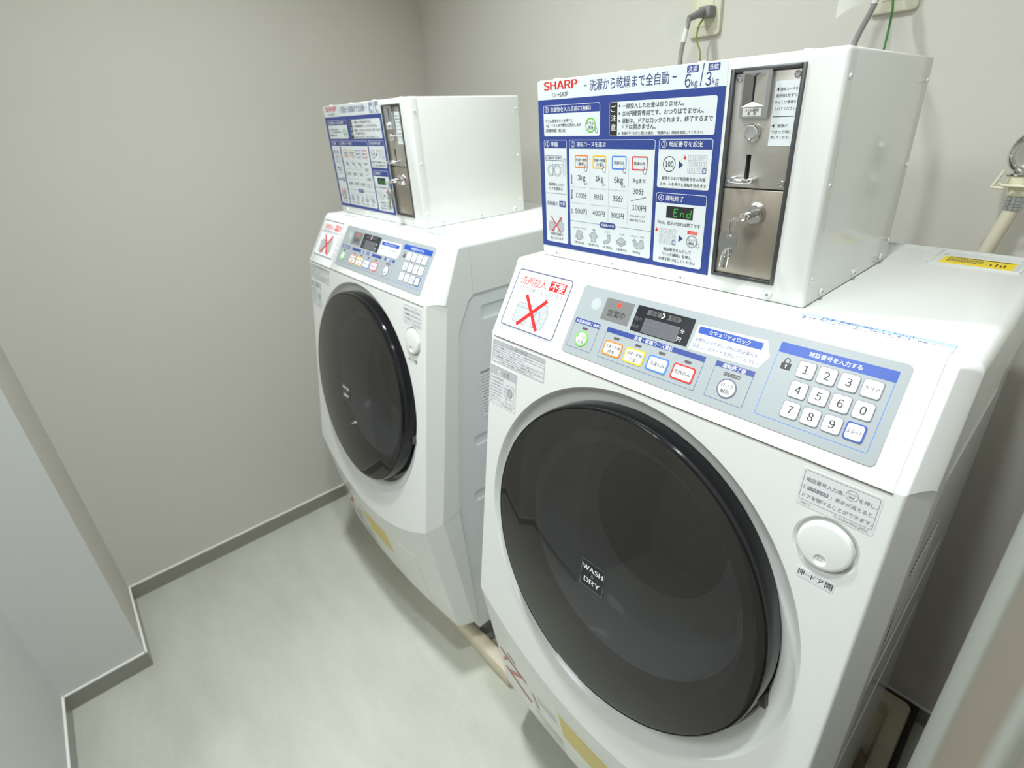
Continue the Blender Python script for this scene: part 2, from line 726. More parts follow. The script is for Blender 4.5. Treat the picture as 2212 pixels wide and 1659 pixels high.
# ceiling downlights and an added square fill panel (out of the frame; they light the room)
where = ['round recessed downlight in the ceiling over the left washer', 'round recessed downlight in the ceiling over the right washer', 'square ceiling light panel behind the camera']
for (lx, ly, wt), lb in zip(LAMPS, where):
    big = 'square' in lb
    t = thing('ceiling_or_fill_light', lb, 'light', (lx, ly, CEIL))
    mb = MB()
    if big:
        for x0, x1, y0, y1 in ((-0.32, 0.32, -0.32, -0.30), (-0.32, 0.32, 0.30, 0.32), (-0.32, -0.30, -0.30, 0.30), (0.30, 0.32, -0.30, 0.30)):
            mb.box(x0, x1, y0, y1, -0.012, -0.0005, 'machine_white')
    else:
        mb.lathe([(0.056, -0.0005), (0.075, -0.0005), (0.074, -0.006), (0.058, -0.008), (0.056, -0.0005)], 'machine_white', seg=40)
    mb.build('trim_ring' if not big else 'fill_frame', t)
    mb = MB()
    if big:
        mb.box(-0.30, 0.30, -0.30, 0.30, -0.004, -0.001, 'fill_glow')
    else:
        mb.lathe([(0.0, -0.004), (0.055, -0.004), (0.055, -0.001), (0, -0.001)], 'lamp_glow', seg=40)
    mb.build('diffuser', t)
    lo = lamp_light(lx, ly, wt, big)
    lo.parent = t

# ------------------------------------------------------------------ washer
TP = math.radians(57.5)
nP, uP = Vector((0, -math.sin(TP), math.cos(TP))), Vector((0, math.cos(TP), math.sin(TP)))
OP = Vector((0, -0.005, 1.0243))
TF = math.atan2(1, 0.158)
nF, uF = Vector((0, -math.sin(TF), math.cos(TF))), Vector((0, math.cos(TF), math.sin(TF)))
OF = Vector((0, -0.004, 1.025))
UX = Vector((1, 0, 0))
ZT, HB = 1.1375, 0.315


def fp(x, s, d=0.0):
    return OF + UX * x + uF * s + nF * d


def yfront(z):
    return -0.004 - 0.158 * (1.025 - z)


def zcrease(x):
    return 0.42 + 0.097 * (x / HB) ** 2


def ybase(x, z):
    q = (x / HB) ** 2
    zt = zcrease(x)
    yt, y0 = yfront(zt), -0.040 - 0.017 * (1 - q)
    return y0 + (yt - y0) * (z - 0.155) / (zt - 0.155)


def arc_corner(p, n0, n1, r, k=5):
    """round the corner at p between planes with outward normals n0, n1 (in y,z); gives (point, normal)"""
    out = []
    a0, a1 = math.atan2(n0[1], n0[0]), math.atan2(n1[1], n1[0])
    d = (a1 - a0 + math.pi) % (2 * math.pi) - math.pi
    h = r / math.cos(d / 2)
    am = a0 + d / 2
    c = (p[0] - h * math.cos(am), p[1] - h * math.sin(am))
    for i in range(k + 1):
        a = a0 + d * i / k
        out.append(((c[0] + r * math.cos(a), c[1] + r * math.sin(a)), (math.cos(a), math.sin(a))))
    return out


nTop, nPan, nFr = (0.0, 1.0), (nP.y, nP.z), (nF.y, nF.z)
sTop = (ZT - OP.z) / uP.z
TOPC = (OP.y + uP.y * sTop, ZT)
FOLDC = (-0.0038, 1.0261)
ARC_T = arc_corner(TOPC, nTop, nPan, 0.019)
ARC_F = arc_corner(FOLDC, nPan, nFr, 0.006, 4)
BACK = [(0.001, None), (0.002, 0.55), (0.028, 0.77), (0.054, 0.96), (0.085, 1.02), (0.098, 1.03)]


def stations(mid=16):
    """(x, set-back of the front, drop of the top): crisp front edge, tapering side, rounded top edge"""
    a, b = 0.299, HB
    S = [(a - 0.0035 + 0.0035 * math.sin(t), 0.0035 * (1 - math.cos(t))) for t in [math.pi / 2 * i / 4 for i in range(4)]]
    S += [(a + (b - a) * f, 0.0030 + (0.040 - 0.0030) * f) for f in (0.03, 0.25, 0.5, 0.7, 0.85, 0.95, 1.0)]
    S = [(x, e, 0.014 * (1 - math.sqrt(max(0, 1 - max(0, (x - (b - 0.014)) / 0.014) ** 2)))) for x, e in S]
    inner = S[0][0]
    M = [(-inner + 0.002, 0.0, 0.0)] + [(-inner + 2 * inner * i / mid, 0.0, 0.0) for i in range(1, mid)] + [(inner - 0.002, 0.0, 0.0)]
    return [(-x, e, t) for x, e, t in S[::-1]] + M + S


def loft(sections, m):
    """closed rings of equal length joined in order, with end caps"""
    o = MB()
    k = len(sections[0])
    vs = [p for s in sections for p in s]
    fs = []
    for i in range(len(sections) - 1):
        for j in range(k):
            jj = (j + 1) % k
            fs.append([i * k + j, i * k + jj, (i + 1) * k + jj, (i + 1) * k + j])
    fs.append(list(range(k)))
    fs.append([(len(sections) - 1) * k + j for j in range(k)][::-1])
    o.add(vs, fs, m, True)
    return o


def front_section(x, e, et):
    P = [(x, 0.098, ZT - et)]
    for (y, z), (ny, nz) in ARC_T + ARC_F:
        k = 0.35 if ny > -0.5 else (0.35 + 0.65 * min(1.0, max(0.0, (1.125 - z) / 0.09)))
        P.append((x, y - ny * e * k, z - nz * et))
    zc = zcrease(x)
    for f in (0.97, 0.66, 0.33, 0.0):
        z = zc + (1.015 - zc) * f
        P.append((x, yfront(z) - nFr[0] * e, z))
    for y, z in BACK:
        P.append((x, y, zc + 0.012 if z is None else z))
    return P


def base_section(x, e, et=0):
    zc = zcrease(x) - 0.0003
    P = []
    for f in (1.0, 0.66, 0.33, 0.04):
        z = 0.155 + (zc - 0.155) * f
        P.append((x, ybase(x, z) + e, z))
    P.append((x, ybase(x, 0.155) + 0.006 + e, 0.155))
    P.append((x, 0.012, 0.158))
    P.append((x, 0.001, zc + 0.011))
    return P


def strip(path, x0, x1, m, t=0.003, lift=0.0012):
    """sheet following a (point, normal) path, between x0 and x1"""
    k = len(path)
    P = []
    e = 0.0009
    for (y, z), (ny, nz) in path:
        P.append(((y + ny * lift, z + nz * lift), (y - ny * t, z - nz * t), (y + ny * (lift - e), z + nz * (lift - e))))
    secs = []
    for x, top in ((x0, 2), (x0 + e, 0), (x1 - e, 0), (x1, 2)):
        ring = [(x, *P[i][top]) for i in range(k)]
        ring[0] = (x, *P[0][2])
        secs.append(ring + [(x, *P[i][1]) for i in range(k - 1, -1, -1)])
    return loft(secs, m)


def seg2(y0, z0, y1, z1, n, k):
    return [((y0 + (y1 - y0) * i / k, z0 + (z1 - z0) * i / k), n) for i in range(k + 1)]


def make_washer():
    W = thing('washer_dryer', 'white front-loading washer-dryer with smoked round door, nearer one on the right', 'washing machine')
    # cabinet with embossed side panels
    mb = MB()
    B2 = [(0.513, 1.0292), (0.513, 0.12), (0.014, 0.12), (0.014, 0.168), (0.004, 0.53), (0.004, 0.55), (0.030, 0.77), (0.056, 0.957), (0.088, 1.018), (0.1, 1.0292)]
    mb.prism(B2, (-0.311, 0, 0), (0, 1, 0), (0, 0, 1), (1, 0, 0), 0.622, 'machine_side')
    cab = mb.build('cabinet', W, fix=True)
    cs = []
    for sx in (-1, 1):
        for z0, z1, y0 in ((0.966, 1.003, 0.112), (0.672, 0.704, 0.062), (0.522, 0.556, 0.046)):
            c = MB()
            xs = sorted((sx * 0.3080, sx * 0.334))
            c.box(xs[0], xs[1], y0, 0.43, z0, z1, 'machine_side', 0.0095, 4)
            cs.append(c)
    c = MB()
    c.lathe([(0, -0.40), (0.225, -0.40), (0.225, 0.2), (0, 0.2)], 'gasket_gray', fp(0, -0.267, 0), nF, 48)
    cs.append(c)
    cut(cab, cs)
    # drum behind the door
    mb = MB()
    mb.lathe([(0.222, -0.05), (0.19, -0.055), (0.185, -0.07)], 'gasket_gray', fp(0, -0.267), nF, 48)
    mb.lathe([(0.185, -0.07), (0.215, -0.075), (0.215, -0.34), (0.0, -0.345)], 'drum_steel', fp(0, -0.267), nF, 48)
    for ri, cnt in ((0.05, 8), (0.085, 13), (0.12, 18), (0.155, 22), (0.19, 26)):
        for i in range(cnt):
            a = 2 * math.pi * i / cnt
            mb.lathe([(0.007, -0.344), (0.004, -0.337), (0, -0.336)], 'chrome', fp(ri * math.cos(a), -0.267 + ri * math.sin(a)), nF, 8)
    mb.build('drum', W, fix=False)
    # top cover
    mb = MB()
    r = 0.014
    poly = [(-HB, 1.0302), (HB, 1.0302)]
    poly += [(HB - r + r * math.cos(t), ZT - r + r * math.sin(t)) for t in [math.pi / 2 * i / 6 for i in range(7)]]
    poly += [(-HB + r - r * math.sin(t), ZT - r + r * math.cos(t)) for t in [math.pi / 2 * i / 6 for i in range(7)]]
    mb.prism(poly, (0, 0.515, 0), (1, 0, 0), (0, 0, 1), (0, -1, 0), 0.4164, 'machine_white')
    tc = mb.build('top_cover', W, fix=True)
    for p in tc.data.polygons:
        p.use_smooth = True
    c = MB()
    c.box(0.197, 0.285, 0.468, 0.4925, ZT - 0.010, ZT + 0.02, 'machine_white', 0.004, 3)
    cut(tc, [c])
    weighted(tc)
    mb = MB()      # raised rib round the rear inlet tray
    D = Decal((0, 0, ZT), (1, 0, 0), (0, 1, 0), (0, 0, 1), 0.0018)
    for a, b in (((191, 411), (191, 500)), ((291, 411), (291, 500)), ((191, 411), (291, 411)), ((191, 500), (291, 500)), ((-250, 505), (191, 505))):
        x0, x1 = sorted((a[0], b[0]))
        y0, y1 = sorted((a[1], b[1]))
        mb.box(x0 / 1000 - 0.0012, x1 / 1000 + 0.0012, y0 / 1000 - 0.0012, y1 / 1000 + 0.0012, ZT - 0.001, ZT + 0.0022, 'machine_white', 0.0007, 2)
    mb.build('inlet_tray_rim', W)
    D = Decal((0, 0, ZT), (1, 0, 0), (0, 1, 0), (0, 0, 1), 0.0003)
    D.slab(rr(201.5, 282, 417, 465.5, 1), 'caution_yellow')
    D.rect(207, 279, 459.5, 463.5, 'text_black')
    for i, (y, wd) in enumerate(((454, 40), (449.5, 44), (445, 38), (440.5, 44), (436, 32))):
        x = 207
        while x < 207 + wd:
            D.rect(x, x + 2.1, y - 1.4, y + 1.4, 'text_dark')
            x += 2.9
    for x, y, b in ((256, 438, 13), (262, 441, 18), (267, 438, 12), (271, 440, 16)):
        D.rect(x, x + 2, y - b / 2, y + b / 2, 'text_black')
    D.build('yellow_caution_label', W, 'small yellow caution label at the back corner of the top')
    # upper front cover
    fc = loft([front_section(*q) for q in stations()], 'machine_white').build('front_cover', W, fix=True)
    cs = []
    c = MB()
    c.lathe([(0, 0.1), (0.28, 0.1), (0.28, 0.02), (0.272, 0.0035), (0.2675, 0.0003), (0.264, -0.003), (0.2605, -0.008), (0.256, -0.0115), (0.250, -0.0135), (0.2412, -0.0145), (0.2395, -0.0160), (0.2392, -0.036), (0.21, -0.036), (0.21, -0.2), (0, -0.2)], 'machine_white', fp(-0.003, -0.278), nF, 96)
    cs.append(c)
    c = MB()
    c.lathe([(0, 0.02), (0.0345, 0.02), (0.0325, 0.0008), (0.0305, -0.0012), (0.0285, -0.006), (0, -0.006)], 'machine_white', fp(0.2492, -0.0825), nF, 48)
    cs.append(c)
    c = MB()
    c.box(-0.266, -0.165, 0.0765, 0.0965, ZT - 0.012, ZT + 0.02, 'machine_white', 0.006, 3)
    cs.append(c)
    cut(fc, cs)
    weighted(fc)
    # lower base cover
    bc = loft([base_section(*q) for q in stations()], 'machine_white').build('base_cover', W, fix=True)
    bc.data.set_sharp_from_angle(angle=math.radians(30))
    weighted(bc)
    # filter cover and prints of the bowed lower front
    def bowed(x0, x1, z0, z1, m, n=14, off=0.0008, k=4):
        o = MB()
        vs, fs = [], []
        for i in range(n + 1):
            x = x0 + (x1 - x0) * i / n
            for j in range(k + 1):
                z = z0 + (z1 - z0) * j / k
                vs.append((x, ybase(x, z) - off, z))
        for i in range(n):
            for j in range(k):
                a = i * (k + 1) + j
                fs.append([a, a + k + 1, a + k + 2, a + 1])
        N = len(vs)
        vs += [(x, y + off + 0.001, z) for x, y, z in vs]
        fs += [[N + q for q in f][::-1] for f in fs]
        o.add(vs, fs, m, True)
        return o, (n, k)
    def solid(x0, x1, z0, z1, m, off, name, label=None, n=14):
        o = MB()
        secs = []
        for i in range(n + 1):
            x = x0 + (x1 - x0) * i / n
            zs = [z0 + (z1 - z0) * j / 4 for j in range(5)]
            secs.append([(x, ybase(x, z) - off, z) for z in zs] + [(x, ybase(x, z) + 0.0015, z) for z in zs[::-1]])
        b = loft(secs, m).build(name, W, label, fix=True)
        return b
    solid(-0.0905, 0.1995, 0.172, 0.361, 'machine_white', 0.0012, 'filter_cover')
    ys = solid(-0.083, 0.058, 0.264, 0.353, 'sticker_yellow', 0.0016, 'yellow_notice_label', 'pale yellow notice sticker on the lower front')
    def stroke(o, a, b, w, m, off=0.0006):
        n = 6
        d = (Vector(b) - Vector(a)).normalized()
        q = Vector((-d.y, d.x)) * w / 2
        vs, fs = [], []
        for i in range(n + 1):
            c_ = Vector(a) + (Vector(b) - Vector(a)) * i / n
            for sgn in (-1, 1):
                x, z = c_ + q * sgn
                vs.append((x, ybase(x, z) - off, z))
        for i in range(n):
            fs.append([2 * i, 2 * i + 2, 2 * i + 3, 2 * i + 1])
        o.add(vs, fs, m)
    o = MB()
    stroke(o, (-0.283, 0.318), (-0.190, 0.303), 0.006, 'emblem_red')
    stroke(o, (-0.277, 0.312), (-0.190, 0.300), 0.004, 'emblem_red')
    stroke(o, (-0.279, 0.252), (-0.190, 0.229), 0.011, 'emblem_red')
    stroke(o, (-0.258, 0.258), (-0.213, 0.297), 0.009, 'emblem_red')
    stroke(o, (-0.279, 0.278), (-0.258, 0.310), 0.007, 'emblem_red')
    stroke(o, (-0.250, 0.339), (-0.2215, 0.3315), 0.005, 'text_black')
    stroke(o, (-0.176, 0.286), (-0.165, 0.238), 0.010, 'sticker_gray')
    stroke(o, (-0.180, 0.2185), (-0.093, 0.221), 0.0022, 'text_gray')
    for z in (0.300, 0.290, 0.280, 0.2):
        stroke(o, (-0.158, z), (-0.098, z + 0.006), 0.002, 'line_pale')
    o.build('red_emblem', W, 'red slanted emblem printed on the lower front')
    # feet
    for x in (-0.27, 0.27):
        for y in (0.06, 0.46):
            mb = MB()
            mb.lathe([(0, 0), (0.03, 0), (0.03, 0.012), (0.018, 0.016), (0.018, 0.105), (0, 0.105)], 'cord_gray', (x, y, 0.0205), seg=24)
            mb.build('foot', W, fix=True)
    # ---- tilted panel: detergent lid and control panel
    pan = []
    s0 = 0.0008
    a = (OP.y + uP.y * s0, OP.z + uP.z * s0)
    b = ARC_T[-1][0]
    pan = seg2(a[0], a[1], b[0], b[1], nPan, 2)[:-1] + ARC_T[::-1] + [((0.0765, ZT), nTop)]
    lid = strip(pan, -0.2885, -0.1624, 'machine_white').build('detergent_lid', W, fix=True)
    cp = strip(pan, -0.1606, 0.2880, 'machine_white').build('control_panel', W, fix=True)
    mb = MB()
    mb.box(-0.2890, 0.2885, -0.0049, -0.0030, 1.0235, 1.0246, 'seam_dark')
    mb.build('panel_gap', W)
    OPL = OP + nP * 0.0012

    D = Decal(OPL, UX, uP, nP)
    D.slab(rr(-286.3, -163.6, 21.3, 119.5, 5), 'print_white')
    D.frame(-285.6, -164.2, 22.0, 118.7, 2.3, 'frame_slate', 1, 6)
    D.text('洗剤投入', -273.5, -214.5, 101.5, 'print_red', bold=0.012)
    D.rect(-208.2, -174.0, 94.6, 110.2, 'print_red', 1, 2.5)
    D.text('不要', -205.0, -177.0, 102.3, 'print_white', bold=0.02)
    D.text('洗剤が自動で投入されます', -275.0, -174.0, 88.6, 'text_gray')
    P = [(-262, 60), (-256, 66), (-226, 66), (-229, 58), (-231, 31), (-262, 33)]
    D.face(P, 'icon_gray', 1)
    D.loop(P, 0.9, 'text_gray', 2)
    D.line((-262, 59), (-229, 58), 0.8, 'text_gray', 2)
    P = [(-220, 32), (-197, 31), (-191, 40), (-190, 60), (-196, 70), (-203, 73), (-209, 69), (-217, 58), (-221, 45)]
    D.face(P, 'icon_gray', 1)
    D.loop(P, 0.9, 'text_gray', 2)
    D.loop([(-207, 73), (-207, 81), (-199, 82), (-199, 77), (-196, 76), (-197, 70)], 0.9, 'text_gray', 2)
    P = D.ell(-211, 46, 6.5, 13)
    D.loop(P, 0.8, 'text_gray', 2)
    P = [(-199, 42), (-196, 42), (-194.5, 56), (-197, 64), (-199.5, 60)]
    D.face(P, 'print_white', 3)
    D.loop(P, 0.7, 'text_gray', 4)
    D.line((-249, 79.5), (-203, 29), 6.0, 'print_red', 5)
    D.line((-201.5, 78.5), (-249, 29), 6.0, 'print_red', 6)
    D.build('no_detergent_label', W, 'square label with a red cross over detergent containers')

    D = Decal(OPL, UX, uP, nP)
    D.slab(rr(-142.1, 267.6, 16.0, 118.0, 6), 'panel_gray')
    D.disc(-110.4, 94.5, 8.6, 'icon_gray', 1)
    D.disc(-110.4, 94.9, 8.3, 'bump_gray', 2)
    D.rect(-95.2, -48.1, 76.2, 107.7, 'eigyo_gray', 1, 1)
    D.disc(-71.2, 101.0, 3.6, 'led_red', 2)
    D.text('営業中', -86.0, -57.0, 87.8, 'text_black', bold=0.01)
    for x0, x1, y0, y1, t in ((-135.6, -89.7, 61.4, 68.7, 0), (-76.5, 73.1, 62.0, 68.7, 1), (86.8, 133.2, 62.7, 69.0, 2)):
        D.rect(x0, x1, 25.8, y1, 'print_navy', 1, 1.2)
        D.rect(x0 + 0.5, x1 - 0.5, 26.3, y1 - 0.5, 'panel_gray', 2, 1)
        D.rect(x0, x1, y0, y1, 'print_blue', 3, 0.8)
    D.text('お洗濯の前に', -133.3, -103.5, 64.9, 'print_white', 4, bold=0.012)
    D.text('(無料)', -101.4, -90.4, 64.9, 'print_white', 4)
    D.text('洗濯・乾燥コース選択', -30.5, 28.4, 65.4, 'print_white', 4, bold=0.012)
    D.text('運転終了後', 95.6, 123.7, 65.8, 'print_white', 4, bold=0.012)
    for x, y in ((-113.2, 56.2), (-56.0, 56.6), (-20.0, 56.4), (16.5, 56.6), (53.6, 56.2)):
        D.rect(x - 4.6, x + 4.6, y - 1.7, y + 1.7, 'off_led', 3, 0.5)
    D.face([(49.2, 104.0), (133.1, 105.9), (141.3, 89.2), (133.4, 73.5), (47.1, 72.2)], 'print_white', 1)
    D.rect(51.5, 130.2, 93.7, 102.2, 'print_blue2', 2)
    D.text('セキュリティロック', 65.1, 116.2, 97.9, 'print_white', 3)
    D.text('盗難防止のために４桁の暗証番号を', 50.9, 129.3, 86.3, 'text_navy', 2)
    D.text('設定し、スタートを押してください。', 50.6, 132, 78.6, 'text_navy', 2)
    D.rect(99.9, 120.0, 54.9, 59.2, 'off_led', 3, 0.5)
    D.text('ドアロック中', 100.8, 119.2, 57.0, 'icon_gray', 4)
    D.rect(147.6, 258.3, 26.2, 109.0, 'print_azure', 1, 1.5)
    D.rect(148.2, 257.7, 26.8, 108.4, 'panel_gray', 2, 1.2)
    D.rect(147.8, 258.5, 97.8, 109.0, 'print_blue2', 3, 0.8)
    D.text('暗証番号を入力する', 178.4, 228.3, 103.5, 'print_white', 4)
    D.rect(155.4, 165.6, 80.6, 88.0, 'text_dark', 3, 0.8)
    P = [(157.2, 88), (157.2, 91), (158.4, 93), (160.4, 93.8), (162.4, 93), (163.6, 91), (163.6, 88), (162.4, 88), (162.4, 90.7), (161.7, 92.1), (160.4, 92.6), (159.1, 92.1), (158.4, 90.7), (158.4, 88)]
    for i in range(6):
        D.face([P[i], P[i + 1], P[12 - i], P[13 - i]], 'text_dark', 3)
    D.disc(160.5, 85.2, 1.2, 'icon_gray', 4)
    D.rect(160.0, 161.0, 82.2, 85.2, 'icon_gray', 4)
    face = D.build('control_fascia', cp, 'grey printed control fascia with blue headings')

    D = Decal(OPL, UX, uP, nP, 0.0009)
    D.slab(rr(-41.9, 43.5, 73.5, 108.5, 1.5), 'display_black')
    D.face([(-25, 98.8), (-5, 98.8), (-2, 102), (-5, 105.4), (-25, 105.4)], 'tag_brown')
    D.face([(5, 98.8), (23, 98.8), (26, 102), (23, 105.4), (5, 105.4), (8, 102)], 'tag_brown')
    D.text('洗濯', -20.5, -8.0, 102.1, 'display_black')
    D.text('乾燥', 10, 22, 102.0, 'display_black')
    D.path([(-2.6, 106), (1.2, 102.1), (-2.6, 98.4)], 1.9, 'print_white', 2)
    D.text('残り', -40.0, -29.5, 90.3, 'display_gray')
    D.text('料金', -40.3, -29.8, 80.2, 'display_gray')
    D.rect(-25.2, 27.4, 74.4, 94.0, 'display_gray', 1, 1)
    for i in range(4):
        x = -21 + i * 12
        for a, b in (((0, 77.5), (0.6, 84)), ((0.6, 84), (1.2, 91)), ((7, 77.5), (7.6, 84)), ((7.6, 84), (8.2, 91)), ((1, 77), (6.5, 77)), ((1.4, 84), (7, 84)), ((2, 91.3), (7.4, 91.3))):
            D.line((x + a[0], a[1]), (x + b[0], b[1]), 1.0, 'ghost_segment', 2)
    D.text('分', 28.9, 34.6, 90.2, 'print_white')
    D.text('円', 28.2, 33.7, 79.3, 'print_white')
    D.build('display_window', cp, 'black display window, digits off')

    def button(cx, cy, hx, hy, rim, lines, name='course_button', r=3.2, rnd=False, w=2.0):
        D = Decal(OPL, UX, uP, nP, 0.0010)
        P = D.ell(cx, cy, hx, hy, 36) if rnd else rr(cx - hx, cx + hx, cy - hy, cy + hy, r)
        D.slab(P, rim)
        k = len(P)
        if rnd:
            D.disc(cx, cy, hx - w, 'print_white', 1, ry=hy - w)
        else:
            D.rect(cx - hx + w, cx + hx - w, cy - hy + w, cy + hy - w, 'print_white', 1, r * 0.7)
        for t, x0, x1, y in lines:
            D.text(t, x0, x1, y, 'text_black', 2, bold=0.014)
        return D.build(name, cp)
    button(-113.0, 41.2, 11.4, 11.4, 'print_green', [('ドラム', -121, -105.2, 43.9), ('洗浄', -119, -106.8, 36.6)], 'drum_clean_button', rnd=True, w=2.2)
    button(-56.6, 41.5, 15.1, 9.9, 'print_orange', [('洗濯~乾燥', -69.0, -44.4, 44.6), ('(標準)', -64.0, -49.6, 37.1)])
    button(-20.6, 41.4, 15.1, 9.9, 'print_yellow', [('洗濯~乾燥', -33.0, -8.4, 44.5), ('(少量)', -28.0, -13.4, 37.0)])
    button(15.7, 41.4, 15.0, 9.9, 'print_azure', [('洗濯のみ', 5.0, 26.2, 41.3)])
    button(52.4, 41.6, 15.1, 9.9, 'print_red', [('乾燥のみ', 41.2, 63.0, 41.5)])
    button(109.7, 41.4, 11.5, 11.5, 'frame_slate', [('ロック', 102.3, 116.8, 44.6), ('解除', 103.6, 115.2, 37.6)], 'unlock_button', rnd=True, w=1.7)
    for j, row in enumerate((('1', '2', '3', 'クリア'), ('4', '5', '6', '0'), ('7', '8', '9', 'スタート'))):
        for i, t in enumerate(row):
            cx, cy = 181.0 + 20.45 * i, 86.1 - 22.15 * j
            D = Decal(OPL, UX, uP, nP, 0.0014)
            st = t == 'スタート'
            D.slab(rr(cx - 8.9, cx + 8.9, cy - 9.0, cy + 9.0, 2.8), 'print_blue2' if st else 'text_gray')
            q = 1.5 if st else 0.7
            D.rect(cx - 8.9 + q, cx + 8.9 - q, cy - 9.0 + q, cy + 9.0 - q, 'print_white', 1, 2.4)
            if len(t) == 1:
                D.text(t, cx - 2.5, cx + 2.6, cy, 'text_black', 2, h=8.4, bold=0.018)
            else:
                D.text(t, cx - 6.6, cx + 6.6, cy, 'text_black', 2, h=4.8, bold=0.016)
            D.build('keypad_key', cp)
    # ---- long blue notice on the top edge
    D = Decal((0, 0, ZT), (1, 0, 0), (0, 1, 0), (0, 0, 1), 0.0003)
    D.slab(rr(147.8, 288.5, 76.0, 96.3, 0.5), 'print_white')
    D.rect(148.3, 288, 89.5, 96, 'pale_blue')
    D.frame(148.0, 288.3, 76.2, 96.1, 0.35, 'print_azure', 2)
    D.text('【洗濯/乾燥前に確認してください】', 170, 254, 92.7, 'print_blue', 2)
    D.text('● 洗濯/乾燥できるものですか（衣類の取扱い表示をご確認ください）', 152, 285, 86.2, 'print_blue', 2, h=3.8)
    D.text('● ポケットの中には、何も入っていませんか', 152, 252, 80.8, 'print_blue', 2, h=3.8)
    D.build('top_notice_label', W, 'long white notice with pale blue heading on the top edge')
    # ---- labels of the white front
    D = Decal(OF, UX, uF, nF)
    D.slab(rr(-292.6, -166.6, -46.0, -6.6, 2), 'sticker_clear')
    D.frame(-291.9, -167.3, -45.3, -7.3, 0.5, 'text_gray', 1, 1.8)
    D.rect(-291.6, -167.6, -14.6, -7.6, 'sticker_gray', 1)
    D.text('エラー表示と対処方法', -249, -207, -11.2, 'text_gray')
    for y in (-14.6, -22.6, -30.6, -38.6):
        D.rect(-291.9, -167.3, y - 0.25, y + 0.25, 'text_gray', 2)
    for t, x0, x1, y in (('[E02]ドアが開いています', -290.3, -245, -18.6), ('再度ドアを閉め、コース選択を押し再スタートしてください。', -243, -168.8, -18.6), ('[E03]排水エラーです', -290.3, -254, -26.6), ('管理者に連絡してください。', -251, -214.5, -26.6), ('[E04]衣類が偏って脱水できません', -290.3, -229, -34.6), ('コードを確認し、衣類をほぐしてください。', -227, -182, -32.9), ('コース選択を押して再スタートしてください。', -227, -172, -36.5), ('その他のエラーが出た場合は、管理者に連絡してください。', -274, -190, -42.0)):
        D.text(t, x0, x1, y, 'text_gray')
    D.build('error_code_label', W, 'pale error-code label with ruled lines under the detergent lid')
    D = Decal(OF, UX, uF, nF)
    D.slab(rr(-297.4, -227.2, -121, -51.0, 2.5), 'sticker_clear')
    D.frame(-295.6, -229.0, -112.8, -52.8, 0.5, 'text_gray', 1, 2)
    D.rect(-295.2, -229.4, -68, -53.2, 'sticker_gray', 1)
    D.loop([(-277.5, -66), (-268.5, -66), (-273, -55.5)], 0.8, 'print_white', 2)
    D.rect(-273.4, -272.6, -63, -58.6, 'print_white', 2)
    D.text('注意', -264.0, -246.3, -60.8, 'text_gray')
    for t, x0, x1, y in (('けがの恐れあり', -292.6, -260.1, -73.0), ('ドアを開け閉めする', -293, -261.2, -80), ('ときは手や指などに', -293, -261.3, -85.6), ('はさまないように', -293, -262.0, -91.2), ('おそれがあります。', -293, -262.1, -96.8), ('とくにお子さまには', -293, -264.2, -102.4), ('ご注意ください。', -293, -267.4, -108), ('>PET<', -293.3, -283.6, -116.6), ('TCAUHA487QBRZ', -264.5, -235, -116.8)):
        D.text(t, x0, x1, y, 'text_gray')
    D.frame(-251.8, -233.4, -109.2, -77.2, 0.6, 'text_gray', 2, 1)
    D.disc(-243.0, -90, 6.6, 'icon_gray', 2, ry=8.4)
    D.ring(-243.0, -90, 6.6, 0.8, 'text_gray', 3, ry=8.4)
    D.ring(-242.5, -90, 4.4, 0.5, 'text_gray', 3, ry=6.2)
    D.line((-251.8, -101.5), (-233.4, -101.5), 0.5, 'text_gray', 3)
    for a, b in (((-258, -83), (-252, -86)), ((-260, -90), (-253, -92)), ((-257, -97), (-252, -97.5)), ((-256, -84), (-258, -97))):
        D.line(a, b, 0.5, 'text_gray', 3)
    D.build('caution_label', W, 'small grey caution label at the left edge of the front')
    D = Decal(OF, UX, uF, nF)
    D.slab(rr(211.6, 283.8, -50.0, -8.4, 2.5), 'sticker_clear')
    D.frame(214.0, 281.9, -44.0, -10.6, 0.45, 'text_gray', 1, 2)
    D.text('暗証番号入力後、', 216.9, 252.6, -20.0, 'text_gray')
    D.text('を押し、', 265.2, 281.0, -20.0, 'text_gray')
    D.ring(258.8, -18.8, 5.6, 0.5, 'text_gray', 1)
    D.text('ロック', 255.3, 262.3, -17.4, 'text_gray')
    D.text('解除', 256.3, 261.3, -20.8, 'text_gray')
    D.text('「', 216.3, 218.3, -29.2, 'text_gray')
    D.rect(219.8, 239.8, -31.3, -27.3, 'text_gray', 1, 0.4)
    D.text('ドアロック中', 220.5, 239.2, -29.3, 'print_white', 2)
    D.text('」表示が消えると、', 241.3, 281.2, -29.4, 'text_gray')
    D.text('ドアを開けることができます。', 216.9, 281.2, -38.2, 'text_gray')
    D.text('>PET<', 215.9, 226.8, -47.1, 'line_gray')
    D.text('TCAUHA482QBRZ', 248.4, 279.2, -47.1, 'line_gray')
    D.build('unlock_hint_label', W, 'rounded clear label with unlock instructions above the door button')
    D = Decal(OF, UX, uF, nF)
    D.slab(rr(231.2, 267.6, -129.8, -118.0, 0.5), 'sticker_clear')
    D.text('押', 232.0, 238.6, -123.6, 'text_black')
    D.text('ー', 240.0, 244.0, -123.6, 'text_black')
    D.text('ドア', 245.5, 257.3, -123.8, 'text_black')
    D.text('開', 259.4, 266.4, -123.6, 'text_black')
    D.build('push_label', W, 'small strip label under the round button')
    # ---- rating plate on the right side
    D = Decal((0.3115, 0, 0), (0, 1, 0), (0, 0, 1), (1, 0, 0))
    D.slab(rr(95, 235, 740, 857, 1), 'print_white')
